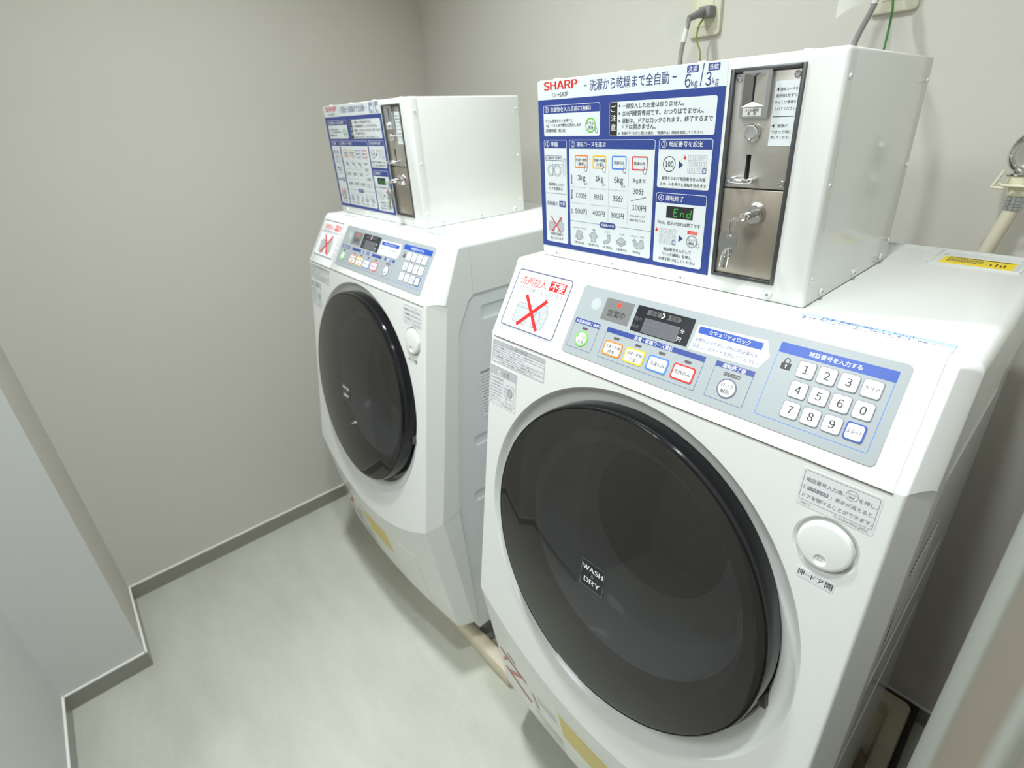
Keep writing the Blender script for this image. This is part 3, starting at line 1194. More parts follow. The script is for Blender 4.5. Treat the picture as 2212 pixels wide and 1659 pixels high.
    D.text('SHARP', 97.5, 124, 851, 'text_black', bold=0.03)
    for i in range(13):
        y = 841 - i * 7.4
        x = 98
        while x < 225:
            wd = random.uniform(4, 12)
            D.rect(x, min(228, x + wd), y - 0.9, y + 0.9, 'line_gray' if i < 5 else 'text_gray')
            x += wd + 2
    D.build('rating_label', W, 'white rating label on the right side panel')
    # ---- round door
    DC = fp(0, -0.267)
    DR = bpy.data.objects.new('door', None)
    mb = MB()
    mb.lathe([(0.186, -0.034), (0.2345, -0.034), (0.2360, -0.030), (0.2362, -0.020), (0.2350, -0.0185), (0.2350, -0.012), (0.2362, -0.0105), (0.2360, 0.004), (0.2350, 0.0125), (0.2335, 0.0168), (0.2318, 0.0178), (0.2312, 0.0170), (0.2312, 0.010), (0.200, 0.006), (0.186, -0.034)], 'door_black', DC, nF, 120)
    door = mb.build('door', W, 'round smoked-glass porthole door')
    mb = MB()
    dome = [(r, 0.0175 + 0.0235 * (1 - (r / 0.231) ** 2)) for r in (0, 0.03, 0.06, 0.09, 0.12, 0.15, 0.175, 0.195, 0.21, 0.222, 0.2285)] + [(0.2308, 0.0172)]
    mb.lathe(dome + [(0.2308, 0.0115)] + [(r, d - 0.005) for r, d in dome[-2::-1]], 'smoked_glass', DC, nF, 120)
    mb.build('door_glass', door, fix=True)
    mb = MB()
    seg = 64
    rings = [(0.200, -0.278, -0.020), (0.178, -0.2766, -0.030), (0.172, -0.270, -0.05), (0.163, -0.262, -0.075), (0.150, -0.252, -0.095), (0.120, -0.250, -0.108)]
    vs, fs = [], []
    for r, s, d in rings:
        for i in range(seg):
            t = 2 * math.pi * i / seg
            vs.append(fp(r * math.cos(t), s + r * math.sin(t), d))
    for k in range(len(rings) - 1):
        for i in range(seg):
            j = (i + 1) % seg
            fs.append([k * seg + i, k * seg + j, (k + 1) * seg + j, (k + 1) * seg + i])
    mb.add(vs, fs, 'bowl_gray', True)
    mb.build('inner_bowl', door, 'pale grey inner bowl behind the smoked glass')
    D = Decal(DC + nF * 0.0408, UX, uF, nF, 0.0006)
    D.slab(rr(-20.6, 20.6, -27.5, 15.5, 0.5), 'display_black', 0.0012)
    D.frame(-20.6, 20.6, -27.5, 15.5, 0.45, 'line_gray', 1)
    D.text('WASH', -17.8, 17.8, 4.2, 'print_white', h=7.6, bold=0.03)
    D.text('&', -2.4, 2.4, -5.4, 'line_gray', h=5.2)
    D.text('DRY', -13.8, 14.2, -15.6, 'print_white', h=7.6, bold=0.03)
    D.build('door_emblem', door, 'small black square emblem with white lettering')
    mb = MB()
    o_, x_ = fp(0.2335, -0.318, -0.012), None
    mb.box(-0.0035, 0.0035, -0.010, 0.010, -0.008, 0.006, 'gasket_gray', 0.0015)
    mtx = Matrix.Translation(o_) @ Matrix((UX, uF, nF)).transposed().to_4x4() @ Matrix.Rotation(math.radians(12), 4, 'Z')
    mb.v = [tuple(mtx @ Vector(p)) for p in mb.v]
    mb.build('door_catch', door, 'grey metal catch at the lower right of the door rim')
    # ---- round door button
    BC = fp(0.2492, -0.0825)
    mb = MB()
    mb.lathe([(0, -0.0055), (0.0262, -0.0055), (0.0262, 0.0022), (0.0256, 0.0034), (0.0242, 0.0042), (0.0225, 0.0045), (0, 0.0047)], 'machine_white', BC, nF, 64)
    btn = mb.build('door_button', W, 'round white push button', fix=True)
    c = MB()
    c.lathe([(0, -0.0023), (0.0035, -0.0017), (0.0062, 0.0003), (0.0082, 0.004), (0.009, 0.012), (0, 0.012)][::-1], 'machine_white', BC + uF * -0.0155 + nF * 0.004, nF, 32)
    cut(btn, [c])
    mb = MB()
    for i in (-1, 0, 1):
        mb.lathe([(0.0013, -0.0008), (0.0010, 0.0006), (0, 0.0012)], 'print_white', BC + uF * -0.0155 + UX * 0.0031 * i + nF * 0.0021, nF, 12)
    mb.build('button_dots', btn)
    return W


# ------------------------------------------------------------------ coin box
def make_coin_box():
    Z0 = 1.1375
    Bx = thing('coin_box', 'white coin-operated control box with blue instruction sheet, on top of the right washer', 'coin box', (0, 0, Z0))
    X0_, X1_, Y0_, Y1_, H = -0.285, 0.1429, 0.1081, 0.3935, 0.2575
    mb = MB()
    mb.box(X0_ + 0.0006, X1_ - 0.0005, 0.1180, Y1_, 0.0002, H - 0.0004, 'box_white', 0.003, 3)
    mb.build('casing', Bx)
    mb = MB()
    mb.box(X0_, X1_, Y0_, 0.1290, 0.0, H, 'box_white', 0.0042, 4)
    fpz = mb.build('front_plate', Bx)
    c = MB()
    c.box(0.0262, 0.1046, 0.09, 0.1185, 0.0213, 0.2461, 'box_white')
    cut(fpz, [c])
    # coin mechanism
    mb = MB()
    for x0, x1, z0, z1 in ((0.0252, 0.0302, 0.0203, 0.2471), (0.1008, 0.1056, 0.0203, 0.2471), (0.0302, 0.1008, 0.0203, 0.0246), (0.0302, 0.1008, 0.2425, 0.2471)):
        mb.box(x0, x1, 0.1062, 0.118, z0, z1, 'steel_frame', 0.0012, 2)
    cm = mb.build('coin_frame', Bx, 'dark metal frame round the coin mechanism')
    mb = MB()
    mb.box(0.0303, 0.1007, 0.1092, 0.1175, 0.1262, 0.2424, 'steel_plate', 0.0008)
    up = mb.build('coin_plate', Bx, 'brushed steel plate with coin slot')
    c1, c2_ = MB(), MB()
    c1.box(0.0532, 0.0588, 0.10, 0.116, 0.1303, 0.1614, 'slot_black')
    c2_.box(0.0440, 0.0680, 0.10, 0.116, 0.2100, 0.2405, 'slot_black')
    cut(up, [c1, c2_])
    mb = MB()
    mb.box(0.0532, 0.0588, 0.1135, 0.1170, 0.1303, 0.1614, 'slot_black')
    mb.build('return_slot', up)
    mb = MB()
    # slot surround: frame with a funnel that narrows to the slot
    ox0, ox1, oz0, oz1 = 0.0412, 0.0728, 0.1985, 0.2435
    ix0, ix1, iz0, iz1 = 0.0432, 0.0685, 0.2096, 0.2412
    sx0, sx1, sz0, sz1 = 0.0520, 0.0544, 0.2140, 0.2385
    yf, ys_ = 0.1040, 0.1078
    V = [(ox0, yf, oz0), (ox1, yf, oz0), (ox1, yf, oz1), (ox0, yf, oz1), (ix0, yf, iz0), (ix1, yf, iz0), (ix1, yf, iz1), (ix0, yf, iz1), (sx0, ys_, sz0), (sx1, ys_, sz0), (sx1, ys_, sz1), (sx0, ys_, sz1)]
    F = [[0, 1, 5, 4], [1, 2, 6, 5], [2, 3, 7, 6], [3, 0, 4, 7], [4, 5, 9, 8], [5, 6, 10, 9], [6, 7, 11, 10], [7, 4, 8, 11]]
    mb.add(V, F[:4] + F[6:], 'satin_chrome')
    mb.add([V[5], V[6], V[10], V[9]], [[0, 1, 2, 3]], 'steel_plate')
    mb.add([V[4], V[5], V[9], V[8]], [[0, 1, 2, 3]], 'facet_glint')  # bottom facet: reflected light painted as white
    V2 = [(ox0, yf, oz0), (ox1, yf, oz0), (ox1, yf, oz1), (ox0, yf, oz1)]
    mb.add(V2 + [(x, 0.1095, z) for x, y, z in V2], [[0, 4, 5, 1], [1, 5, 6, 2], [2, 6, 7, 3], [3, 7, 4, 0]], 'satin_chrome')
    mb.box(sx0, sx1, ys_, ys_ + 0.003, sz0, sz1, 'slot_black')
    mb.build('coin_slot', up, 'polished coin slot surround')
    D = Decal((0, yf, 0), (1, 0, 0), (0, 0, 1), (0, -1, 0), 0.0002)
    D.slab(rr(45.3, 66.1, 200.3, 208.2, 0.3), 'paper_white')
    D.text('￥100硬貨', 48.3, 63.4, 206.0, 'text_black')
    D.text('専　用', 51.1, 60.3, 202.8, 'text_black')
    D.build('coin_value_label', up)
    D = Decal((0, 0.1092, 0), (1, 0, 0), (0, 0, 1), (0, -1, 0), 0.0002)
    D.slab(rr(75.8, 100.3, 170.3, 232.3, 1), 'sheet_white')
    for t, x0, x1, y in (('運転コースを', 81.2, 99.4, 224.5), ('選択後1枚ずつ', 77.4, 99.4, 218.5), ('ゆっくり硬貨を', 77.4, 99.4, 212.5), ('入れてください', 77.4, 99.6, 206.4), ('硬貨が', 83.4, 94.0, 190.1), ('つまった時に', 77.8, 99.0, 184.3), ('押してください', 77.4, 99.0, 178.8)):
        D.text(t, x0, x1, y, 'text_dark', 1)
    D.rect(77, 99.6, 198.6, 199.3, 'text_dark', 1)
    for y in (224.6, 190.2):
        D.face([(77.2, y), (80.0, y + 1.9), (80.0, y - 1.9)], 'text_dark', 1)
    D.build('coin_hint_label', up)
    mb = MB()
    mb.lathe([(0, 0), (0.0092, 0), (0.0092, 0.0015), (0.0082, 0.002), (0.0082, 0.0068), (0.0076, 0.0078), (0.0066, 0.0080), (0.0062, 0.0074), (0, 0.0070)], 'chrome', (0.0575, 0.1092, 0.1842), (0, -1, 0), 40)
    mb.build('return_button', up, 'round chrome coin-return button')
    mb = MB()
    pts = [(0.0425, 0.110, 0.1362)] + [(0.0545 - 0.0135 * math.cos(a), 0.1000 - 0.0085 * math.sin(a), 0.1352) for a in [math.pi * i / 12 for i in range(13)]] + [(0.0665, 0.110, 0.1362)]
    mb.tube(pts, [0.0028] * len(pts), 'chrome', 12)
    mb.build('return_cup', up, 'chrome loop under the return slot')
    for x in (0.0358, 0.0968):
        for z in (0.1325, 0.2372):
            mb = MB()
            mb.lathe([(0.0036, -0.0002), (0.0034, 0.0006), (0.0026, 0.0010), (0.0022, 0.0003), (0, 0.0001)], 'satin_chrome', (x, 0.1092, z), (0, -1, 0), 20)
            mb.build('plate_screw', up)
    mb = MB()
    mb.box(0.0303, 0.1007, 0.1088, 0.1170, 0.0247, 0.1248, 'steel_dark', 0.0009)
    dn = mb.build('cash_door', Bx, 'brushed steel lower cash door with lock')
    mb = MB()
    mb.lathe([(0.0128, 0), (0.0128, 0.0015), (0.0104, 0.0072), (0.0062, 0.0072), (0.0058, 0.0060), (0.0035, 0.0060), (0, 0.0060)], 'chrome', (0.0720, 0.1088, 0.0990), (0, -1, 0), 40)
    mb.build('lock_cylinder', dn)
    # printed sheet
    D = Decal((0, Y0_, 0), (1, 0, 0), (0, 0, 1), (0, -1, 0), 0.0003)
    D.slab(rr(-283.0, 21.2, 17.9, 256.0, 1.5), 'sheet_white')
    D.rect(-283.0, 21.0, 18.0, 231.6, 'print_blue', 1)
    W2, BL, TX, TK = 'print_white', 'print_blue', 'text_navy', 'text_dark'
    D.text('SHARP', -269.3, -203.0, 249.3, 'logo_red', h=10.6, bold=0.035)
    D.text('ES-HD63P', -253.0, -220.7, 237.3, TK)
    D.text('洗濯から乾燥まで全自動', -180.0, -54.0, 245.2, TX, h=13.5)
    D.rect(-190.6, -185.2, 244.6, 246.0, TX, 2)
    D.rect(-49.4, -43.8, 244.6, 246.0, TX, 2)
    D.rect(-30.3, -15.2, 247.8, 255.0, BL, 1, 1)
    D.rect(-3.1, 11.5, 247.8, 255.0, BL, 1, 1)
    D.text('洗濯', -28.6, -16.9, 251.4, W2)
    D.text('洗乾', -1.4, 9.8, 251.4, W2)
    D.text('6', -32.0, -24.6, 240.0, TX, h=14)
    D.text('kg', -23.6, -15.3, 236.6, TX)
    D.text('3', -5.2, 1.6, 240.0, TX, h=14)
    D.text('kg', 2.9, 11.1, 236.6, TX)
    D.line((-8.6, 256), (-11.5, 233.4), 1.2, TX, 2)

    def panel(x0, x1, z0, z1, zh, num, nx):
        D.rect(x0, x1, z0, z1, W2, 2, 3.0)
        D.rect(x0 + 0.6, x1 - 0.6, z0 + 0.6, z1 - 0.6, BL, 3, 2.6)
        P = [p for p in rr(x0 + 0.4, x1 - 0.4, z0 + 0.4, zh, 2.6) if p[1] < (z0 + zh) / 2]
        D.face([(x1 - 0.4, zh), (x0 + 0.4, zh)] + P, 'sheet_white', 4)
        if num:
            zc = (zh + z1) / 2
            D.ring(nx, zc, 4.1, 0.6, W2, 6)
            D.text(num, nx - 1.6, nx + 1.6, zc, W2, 6, h=5.0)
    panel(-272.0, -161.3, 182.4, 224.0, 213.0, '0', -264.7)
    panel(-273.2, -225.3, 25.4, 177.6, 166.0, '1', -265.3)
    panel(-219.8, -68.8, 25.4, 177.6, 165.8, '2', -212.0)
    panel(-63.2, 11.6, 120.4, 178.0, 166.4, '3', -55.6)
    panel(-63.4, 10.2, 23.4, 114.4, 102.0, '4', -55.5)
    D.rect(-144.2, 12.0, 182.2, 223.0, 'sheet_white', 4, 3)
    D.rect(-143.8, -131.2, 182.6, 222.6, 'text_black', 5, 2.4)
    D.rect(-135, -131.2, 182.6, 222.6, 'text_black', 6)
    T = lambda s, a, b, c_, m=TK, L=7, **k: D.text(s, a, b, c_, m, L, **k)
    T('ご', -141.3, -133.8, 215.1, W2)
    T('注', -141.3, -133.4, 203.8, W2)
    T('意', -141.3, -133.4, 192.6, W2)
    for z in (218.0, 209.0, 200.0):
        D.disc(-127.5, z, 1.3, TK, 7)
    for s, a, b, z in (('一度投入したお金は戻りません。', -123.2, -30.9, 217.6), ('100円硬貨専用です。おつりはでません。', -123.0, -4.0, 208.8), ('運転中、ドアはロックされます。終了するまで', -123.2, 8.6, 200.0), ('ドアは開きません。', -123.2, -69.1, 193.0), ('※ 乾燥が不十分だと感じた場合、「乾燥のみ」運転を追加してください。', -128.4, -2.0, 185.5)):
        T(s, a, b, z)
    T('洗濯物を入れる前に', -256.9, -196.3, 218.2, W2)
    T('（無料）', -194.8, -177.6, 218.0, W2)
    T('ドラム洗浄ボタンを押すと', -267.4, -212.2, 203.4)
    T('Ag⁺イオン水で槽内を洗浄します', -267.0, -196.0, 197.0)
    T('(所要時間：約1分)', -268.0, -226.0, 190.4)
    D.ring(-178.3, 196.4, 9.6, 1.8, 'print_green', 6)
    T('ドラム', -184.8, -172.0, 199.0)
    T('洗浄', -183.0, -173.2, 193.2)
    hand(D, -168.0, 190.2, 5.0, 8)
    # 1
    T('準備', -258.4, -243.4, 171.6, W2)
    D.frame(-271.0, -235.6, 148.8, 155.6, 0.5, BL, 6, 0.6)
    T('ドア開ボタンを押す', -269.8, -237, 152.2)
    for a, b in (((-256, 148.6), (-233, 148.6)), ((-233, 148.6), (-227.8, 151.5)), ((-227.8, 151.5), (-236, 151.8)), ((-256, 148.6), (-256, 127)), ((-233, 148.6), (-233, 126.4)), ((-227.8, 151.5), (-229, 128)), ((-256, 143.4), (-233, 143.4))):
        D.line(a, b, 0.5, 'text_gray', 6)
    D.ring(-245.5, 134.8, 8.6, 0.7, 'text_gray', 6)
    D.ring(-245.5, 134.8, 6.2, 0.5, 'text_gray', 6)
    D.ring(-259.2, 134.6, 7.4, 0.7, 'text_gray', 6, ry=8.4)
    D.ring(-259.2, 134.6, 5.0, 0.5, 'text_gray', 6, ry=6.2)
    T('洗濯物を入れて', -265.0, -232.7, 114.6)
    T('ドアを閉める', -263.0, -235.2, 108.2)
    D.line((-272, 101), (-226.5, 101), 0.4, TX, 6)
    T('洗剤投入', -270.4, -244.8, 85.8, TX)
    D.rect(-242.9, -229.3, 81.6, 90.4, BL, 6, 0.8)
    T('不要', -241.6, -230.6, 86.0, W2)
    P = [(-267, 55), (-264, 58), (-252, 58), (-254, 54), (-255, 42), (-267, 43)]
    D.face(P, 'icon_gray', 6)
    D.loop(P, 0.5, 'text_gray', 7)
    P = [(-248, 42), (-238, 42), (-233.5, 48), (-234, 56), (-239, 61), (-242, 60), (-248, 51)]
    D.face(P, 'icon_gray', 6)
    D.loop(P, 0.5, 'text_gray', 7)
    D.loop([(-243, 61), (-243, 65), (-239.5, 65.5), (-238.5, 61)], 0.5, 'text_gray', 7)
    D.line((-261.5, 65.5), (-240.5, 41.5), 1.6, 'print_red', 8)
    D.line((-238.6, 65.5), (-261, 41.5), 1.6, 'print_red', 9)
    T('洗剤が自動で', -264.0, -235.5, 38.4)
    T('投入されます', -264.0, -235.5, 31.8)
    # 2
    T('運転コースを選ぶ', -204.8, -150.0, 171.6, W2)
    for x0, m, lines, hx in ((-208.8, 'print_orange', (('洗濯~乾燥', 150.9), ('(標準)', 145.4)), -188), (-174.2, 'print_yellow', (('洗濯~乾燥', 151.1), ('(少量)', 145.6)), -153.6), (-139.0, 'print_azure', (('洗濯のみ', 148.6),), -117.6), (-104.6, 'print_red', (('乾燥のみ', 148.6),), -84)):
        D.frame(x0, x0 + 25.4, 140.0, 157.4, 1.5, m, 6, 2)
        for i, (s, z) in enumerate(lines):
            q = 2.0 if i == 0 and len(lines) > 1 else (6.4 if i else 3.6)
            T(s, x0 + q, x0 + 25.4 - q, z)
        hand(D, hx, 139.8, 5.6, 8)
    for x in (-179.2, -144.2, -109.6):
        D.rect(x - 0.15, x + 0.15, 68.5, 156.6, 'line_gray', 6)
    for z in (112.8, 89.8):
        for x in (-217, -177, -142):
            D.dots(x, x + 31, z, 2.4, 0.9, 'text_gray', 6)
    D.line((-219.6, 63), (-69, 63), 0.4, TX, 6)
    for s, a, b, z in (('3kg', -203.4, -188.0, 125.6), ('まで', -190.0, -183.9, 118.2), ('1kg', -168.2, -153.4, 125.9), ('まで', -155.3, -149.2, 118.2), ('6kg', -134.0, -118.6, 125.6), ('まで', -121.1, -114.6, 118.2), ('3kgまで', -102.6, -81.2, 126.6), ('120分', -207.9, -185.2, 101.7), ('80分', -171.4, -153.0, 101.7), ('35分', -136.4, -118.0, 101.7), ('30分', -101.6, -83.4, 113.4), ('100円', -101.5, -78.8, 91.9), ('500円', -208.8, -185.5, 78.2), ('400円', -173.8, -150.8, 78.3), ('300円', -139.2, -116.1, 78.3), ('ボタンを押すことで', -105.4, -79.0, 80.8), ('時間を追加できます', -105.5, -79.1, 75.2)):
        T(s, a, b, z)
    D.line((-104.2, 100.4), (-79.1, 106.5), 0.6, TK, 6)
    for s, z in (('洗濯容量', 124.1), ('目安時間', 101.6), ('料金', 77.7)):
        for i, ch in enumerate(s):
            T(ch, -217.4, -214.2, z + (len(s) - 1) * 1.75 - 3.5 * i)
    D.rect(-160.4, -129.9, 58.6, 66.8, BL, 7, 4)
    T('洗濯量の目安', -157.6, -132.6, 62.8, W2, 8)
    for s, a, b in (('ワイシャツ・ブラウス', -215.0, -186.2), ('下着', -174.8, -168.6), ('くつ下', -149.4, -140.3), ('タオル', -122.4, -113.6), ('パジャマ（上下）', -102.6, -79.8)):
        T(s, a, b, 53.2)
    for s, a, b in (('1枚 約200g', -211.1, -190.3), ('1枚 約130g', -182.1, -161.4), ('1足 約50g', -154.0, -135.5), ('1枚 約70g', -127.3, -108.9), ('約500g', -98.1, -85.2)):
        T(s, a, b, 31.0)

    def icon(cx, P, m='icon_gray'):
        Q = [(cx + a, 42.8 + b) for a, b in P]
        D.face(Q, m, 6)
        D.loop(Q, 0.55, 'text_gray', 7)
    sh = [(-3, 7), (3, 7), (6, 5), (8.4, -4), (5.4, -5), (4.4, 0), (4.4, -7), (-4.4, -7), (-4.4, 0), (-5.4, -5), (-8.4, -4), (-6, 5)]
    icon(-200.7, sh)
    icon(-172.1, [(-3, 7), (3, 7), (8.6, 2.6), (6.4, -1), (4.6, 0.4), (4.6, -7.4), (-4.6, -7.4), (-4.6, 0.4), (-6.4, -1), (-8.6, 2.6)])
    icon(-145.2, [(0, 7), (6, 7), (5.4, -3), (0, -6.4), (-6.4, -7), (-8, -4), (-1, -1.4)])
    icon(-119.5, [(-9, 0), (0, 6.4), (9, 1.4), (9, -2.4), (0, -7.4), (-9, -3.4)])
    D.path([(-128.5, 42.8), (-119.5, 38.6), (-110.5, 44.2)], 0.5, 'text_gray', 8)
    icon(-89.4, [(-10, 4), (-6, 7), (0, 1), (4, 7), (9, 5.6), (10.6, -4), (7, -4.6), (6.4, -6.4), (-1.4, -7), (-6.4, -4)])
    D.line((-97.6, 49), (-91.2, 40.4), 0.5, 'text_gray', 8)
    # 3
    T('暗証番号を設定', -48.1, -1.4, 172.4, W2)
    D.ring(-46.4, 149.2, 9.2, 0.8, 'text_black', 6)
    T('100', -52.3, -40.3, 149.2, 'text_black', h=6.4)
    D.face([(-32.4, 153.2), (-26.0, 148.6), (-32.4, 144.0)], BL, 6)

    def mini(x0, z1):
        D.rect(x0 - 9.2, x0 - 5.8, z1 - 1.8, z1 + 0.9, 'print_red', 6)
        D.frame(x0 - 8.7, x0 - 6.3, z1 + 0.6, z1 + 2.6, 0.5, 'print_red', 6, 1)
        for j, row in enumerate((('1', '2', '3', 'クリア'), ('4', '5', '6', '0'), ('7', '8', '9', 'スタート'))):
            for i, s in enumerate(row):
                cx, cz = x0 + 6.75 * i, z1 - 7.15 * j
                last = len(s) > 3
                D.frame(cx - 2.7, cx + 2.7, cz - 2.9, cz + 2.9, 0.7 if last else 0.3, BL if last else 'line_gray', 6, 0.9)
                if len(s) == 1:
                    T(s, cx - 0.8, cx + 0.8, cz, 'line_gray', h=2.8)
                else:
                    T(s, cx - 1.8, cx + 1.8, cz, 'line_gray', h=1.5)
    mini(-17.0, 156.8)
    T('硬貨を入れて暗証番号を入力後', -56.3, 6.2, 132.5)
    T('スタートを押すと運転を始めます', -58.9, 7.8, 125.5)
    # 4
    T('運転終了', -48.4, -22.1, 108.2, W2)
    D.rect(-46.1, -6.9, 83.8, 98.6, 'text_black', 6)
    G = 'print_green_glow'
    for x, segs in ((-35.0, ((0, 0, 0.7, 9), (0, 0, 5.6, 0), (0.4, 4.6, 5, 4.6), (0.7, 9, 6.3, 9))), (-24.6, ((0, 0, 0.4, 4.6), (0.4, 4.6, 5, 4.6), (5, 4.6, 4.6, 0))), (-15.4, ((0, 0, 0.4, 4.6), (0, 0, 5, 0), (0.4, 4.6, 5.4, 4.6), (5, 0, 5.8, 9.2)))):
        for a, b, c_, d_ in segs:
            D.line((x + a, 86.4 + b), (x + c_, 86.4 + d_), 0.9, G, 7)
    T('「End」表示が出れば終了です', -58.7, 4.6, 77.2)
    mini(-52.4, 66.8)
    D.face([(-25.2, 63.8), (-18.6, 59.3), (-25.2, 54.6)], BL, 6)
    D.rect(-12.8, 1.4, 66.4, 70.2, 'print_red', 6)
    T('ドアロック中', -12.0, 0.8, 68.3, W2)
    D.ring(-5.6, 57.3, 8.0, 1.3, 'line_gray', 6)
    T('ロック', -10.9, -0.9, 59.4)
    T('解除', -9.8, -2.2, 54.8)
    hand(D, 2.6, 54.0, 4.6, 8)
    T('暗証番号を入力して', -47.2, -5.1, 43.0)
    T('「ロック解除」を押し', -49.2, -4.3, 36.2)
    T('衣類を取り出してください', -54.2, 1.9, 29.6)
    D.build('instruction_sheet', Bx, 'printed white and blue operating instruction sheet')
    # screws
    def screw(p, ax, r=0.0052, q_=1.0):
        m = MB()
        m.lathe([(r, -0.0004), (r, 0.0009 * q_), (r * 0.85, 0.0022 * q_), (r * 0.5, 0.0030 * q_), (0, 0.0032 * q_)], 'box_white', p, ax, 24)
        a = Vector(ax)
        e1 = Vector((0, 0, 1)) if abs(a.z) < 0.5 else Vector((0, 1, 0))
        e2 = a.cross(e1)
        st = []
        for i in range(12):
            q = r * (0.40 if i % 2 == 0 else 0.24)
            t = math.pi * i / 6
            st.append(Vector(p) + a * 0.0033 * q_ + (e1 * math.cos(t) + e2 * math.sin(t)) * q)
        m.add(st, [list(range(12))], 'frame_slate')
        c_ = r * 0.13
        m.add([Vector(p) + a * (0.0033 * q_ + 0.00008) + (e1 * math.cos(t) + e2 * math.sin(t)) * c_ for t in [math.pi * i / 4 for i in range(8)]], [list(range(8))], 'box_white')
        m.build('screw', Bx)
    for x in (-0.2495, -0.1329, -0.0163, 0.1008):
        screw((x, Y0_, 0.0090), (0, -1, 0))
        screw((x, 0.1165, H), (0, 0, 1), 0.0052, 0.55)
    for y in (0.1524, 0.2578, 0.3627):
        screw((X1_, y, 0.0096), (1, 0, 0), 0.0048, 0.75)
    for z in (0.2313, 0.1317, 0.032):
        screw((X1_, 0.1178, z), (1, 0, 0), 0.0030, 0.5)
        screw((X1_, 0.3822, z - 0.001), (1, 0, 0), 0.0028, 0.5)
    return Bx


def make_keys():
    K = thing('key_bunch', 'two chrome keys on a ring hanging from the lock of the right coin box', 'keys', (0.0720, 0.1028, 1.1375 + 0.0990))
    o0 = Vector((0.0720, 0.1028, 0.0990))
    L = lambda x, y, z: (x - o0.x, y - o0.y, z - o0.z)
    mb = MB()
    mb.lathe([(0, 0), (0.0040, 0), (0.0040, 0.009), (0.0046, 0.0095), (0.0046, 0.0155), (0.0034, 0.018), (0.0040, 0.0200), (0.0040, 0.0245), (0.0022, 0.027), (0, 0.0275)], 'chrome', L(0.0720, 0.1028, 0.0990), (0, -1, 0), 28)
    bow = [(-0.004, -0.0005), (-0.010, -0.010), (-0.021, -0.013), (-0.0235, -0.009), (-0.022, -0.003), (-0.012, 0.006), (-0.002, 0.0045)]
    mb.prism(bow, L(0.0725, 0.0815, 0.0975), (1, 0, 0.16), (0, -1, -0.10), (0.15, -0.1, -1), 0.0014, 'chrome', 0.0003)
    mb.build('inserted_key', K)
    mb = MB()
    pts = []
    c_ = Vector(L(0.0612, 0.0795, 0.0868))
    for i in range(33):
        a = 2 * math.pi * i / 32
        pts.append(c_ + Vector((0.0012 * math.cos(a), -0.0035 * math.cos(a), 0.0)) + Vector((0.0022 * math.cos(a), 0.003 * math.cos(a), 0.0098 * math.sin(a))))
    mb.tube(pts, 0.0007, 'chrome', 8, caps=False)
    mb.build('key_ring', K)
    mb = MB()
    e, n = (1, 0.12, 0.03), (0.12, -1, 0)
    org = L(0.0555, 0.0830, 0.0650)
    out = [(-0.0080, 0.0155), (0.0078, 0.0165), (0.0105, 0.0135), (0.0105, 0.0020), (0.0092, -0.0060), (0.0055, -0.0120), (0.0035, -0.0155), (-0.0015, -0.0155), (-0.0045, -0.0080), (-0.0090, -0.0055), (-0.0100, 0.0), (-0.0100, 0.0130)]
    hole = [(0.0002 + 0.0032 * math.cos(2 * math.pi * i / 60), 0.0108 + 0.0028 * math.sin(2 * math.pi * i / 60)) for i in range(60)]
    # plate with a real hole: radial quads between hole and outline
    O, U, N = Vector(org), Vector(e), Vector(n)
    V_ = Vector((0, 0, 1))
    hp = [O + U * a + V_ * b for a, b in hole]
    def nearest(i):
        t = 2 * math.pi * i / 60
        d = (math.cos(t), math.sin(t))
        best, bp = None, None
        k = len(out)
        for j in range(k):
            p, q = out[j], out[(j + 1) % k]
            den = d[0] * (q[1] - p[1]) - d[1] * (q[0] - p[0])
            if abs(den) < 1e-12:
                continue
            u_ = ((p[0] - 0.0002) * d[1] - (p[1] - 0.0108) * d[0]) / den
            tt = ((p[0] - 0.0002) * (q[1] - p[1]) - (p[1] - 0.0108) * (q[0] - p[0])) / den
            if -1e-6 <= u_ <= 1 + 1e-6 and tt > 0 and (best is None or tt < best):
                best, bp = tt, (0.0002 + d[0] * tt, 0.0108 + d[1] * tt)
        return bp
    # build as strip: outline sampled by rays (rays straight down reach the shank)
    ring = []
    ins = []
    for i in range(60):
        ring.append(nearest(i))
    op = [O + U * a + V_ * b for a, b in ring]
    th = N * 0.0011
    vs = hp + op + [p - th for p in hp] + [p - th for p in op]
    fs = []
    for i in range(60):
        j = (i + 1) % 60
        fs += [[i, 60 + i, 60 + j, j], [120 + i, 120 + j, 180 + j, 180 + i], [i, j, 120 + j, 120 + i], [60 + i, 180 + i, 180 + j, 60 + j]]
    mb.add(vs, fs, 'satin_chrome')
    mb.lathe([(0, 0), (0.0030, 0.0), (0.0042, 0.0030), (0.0042, 0.0070), (0.0054, 0.0072), (0.0054, 0.0205), (0.0040, 0.0207), (0.0040, 0.016), (0, 0.016)], 'chrome', O + Vector((0.0022, -0.003, -0.0035)), (-0.10, 0, -1), 28)
    mb.build('hanging_key', K)
    return K


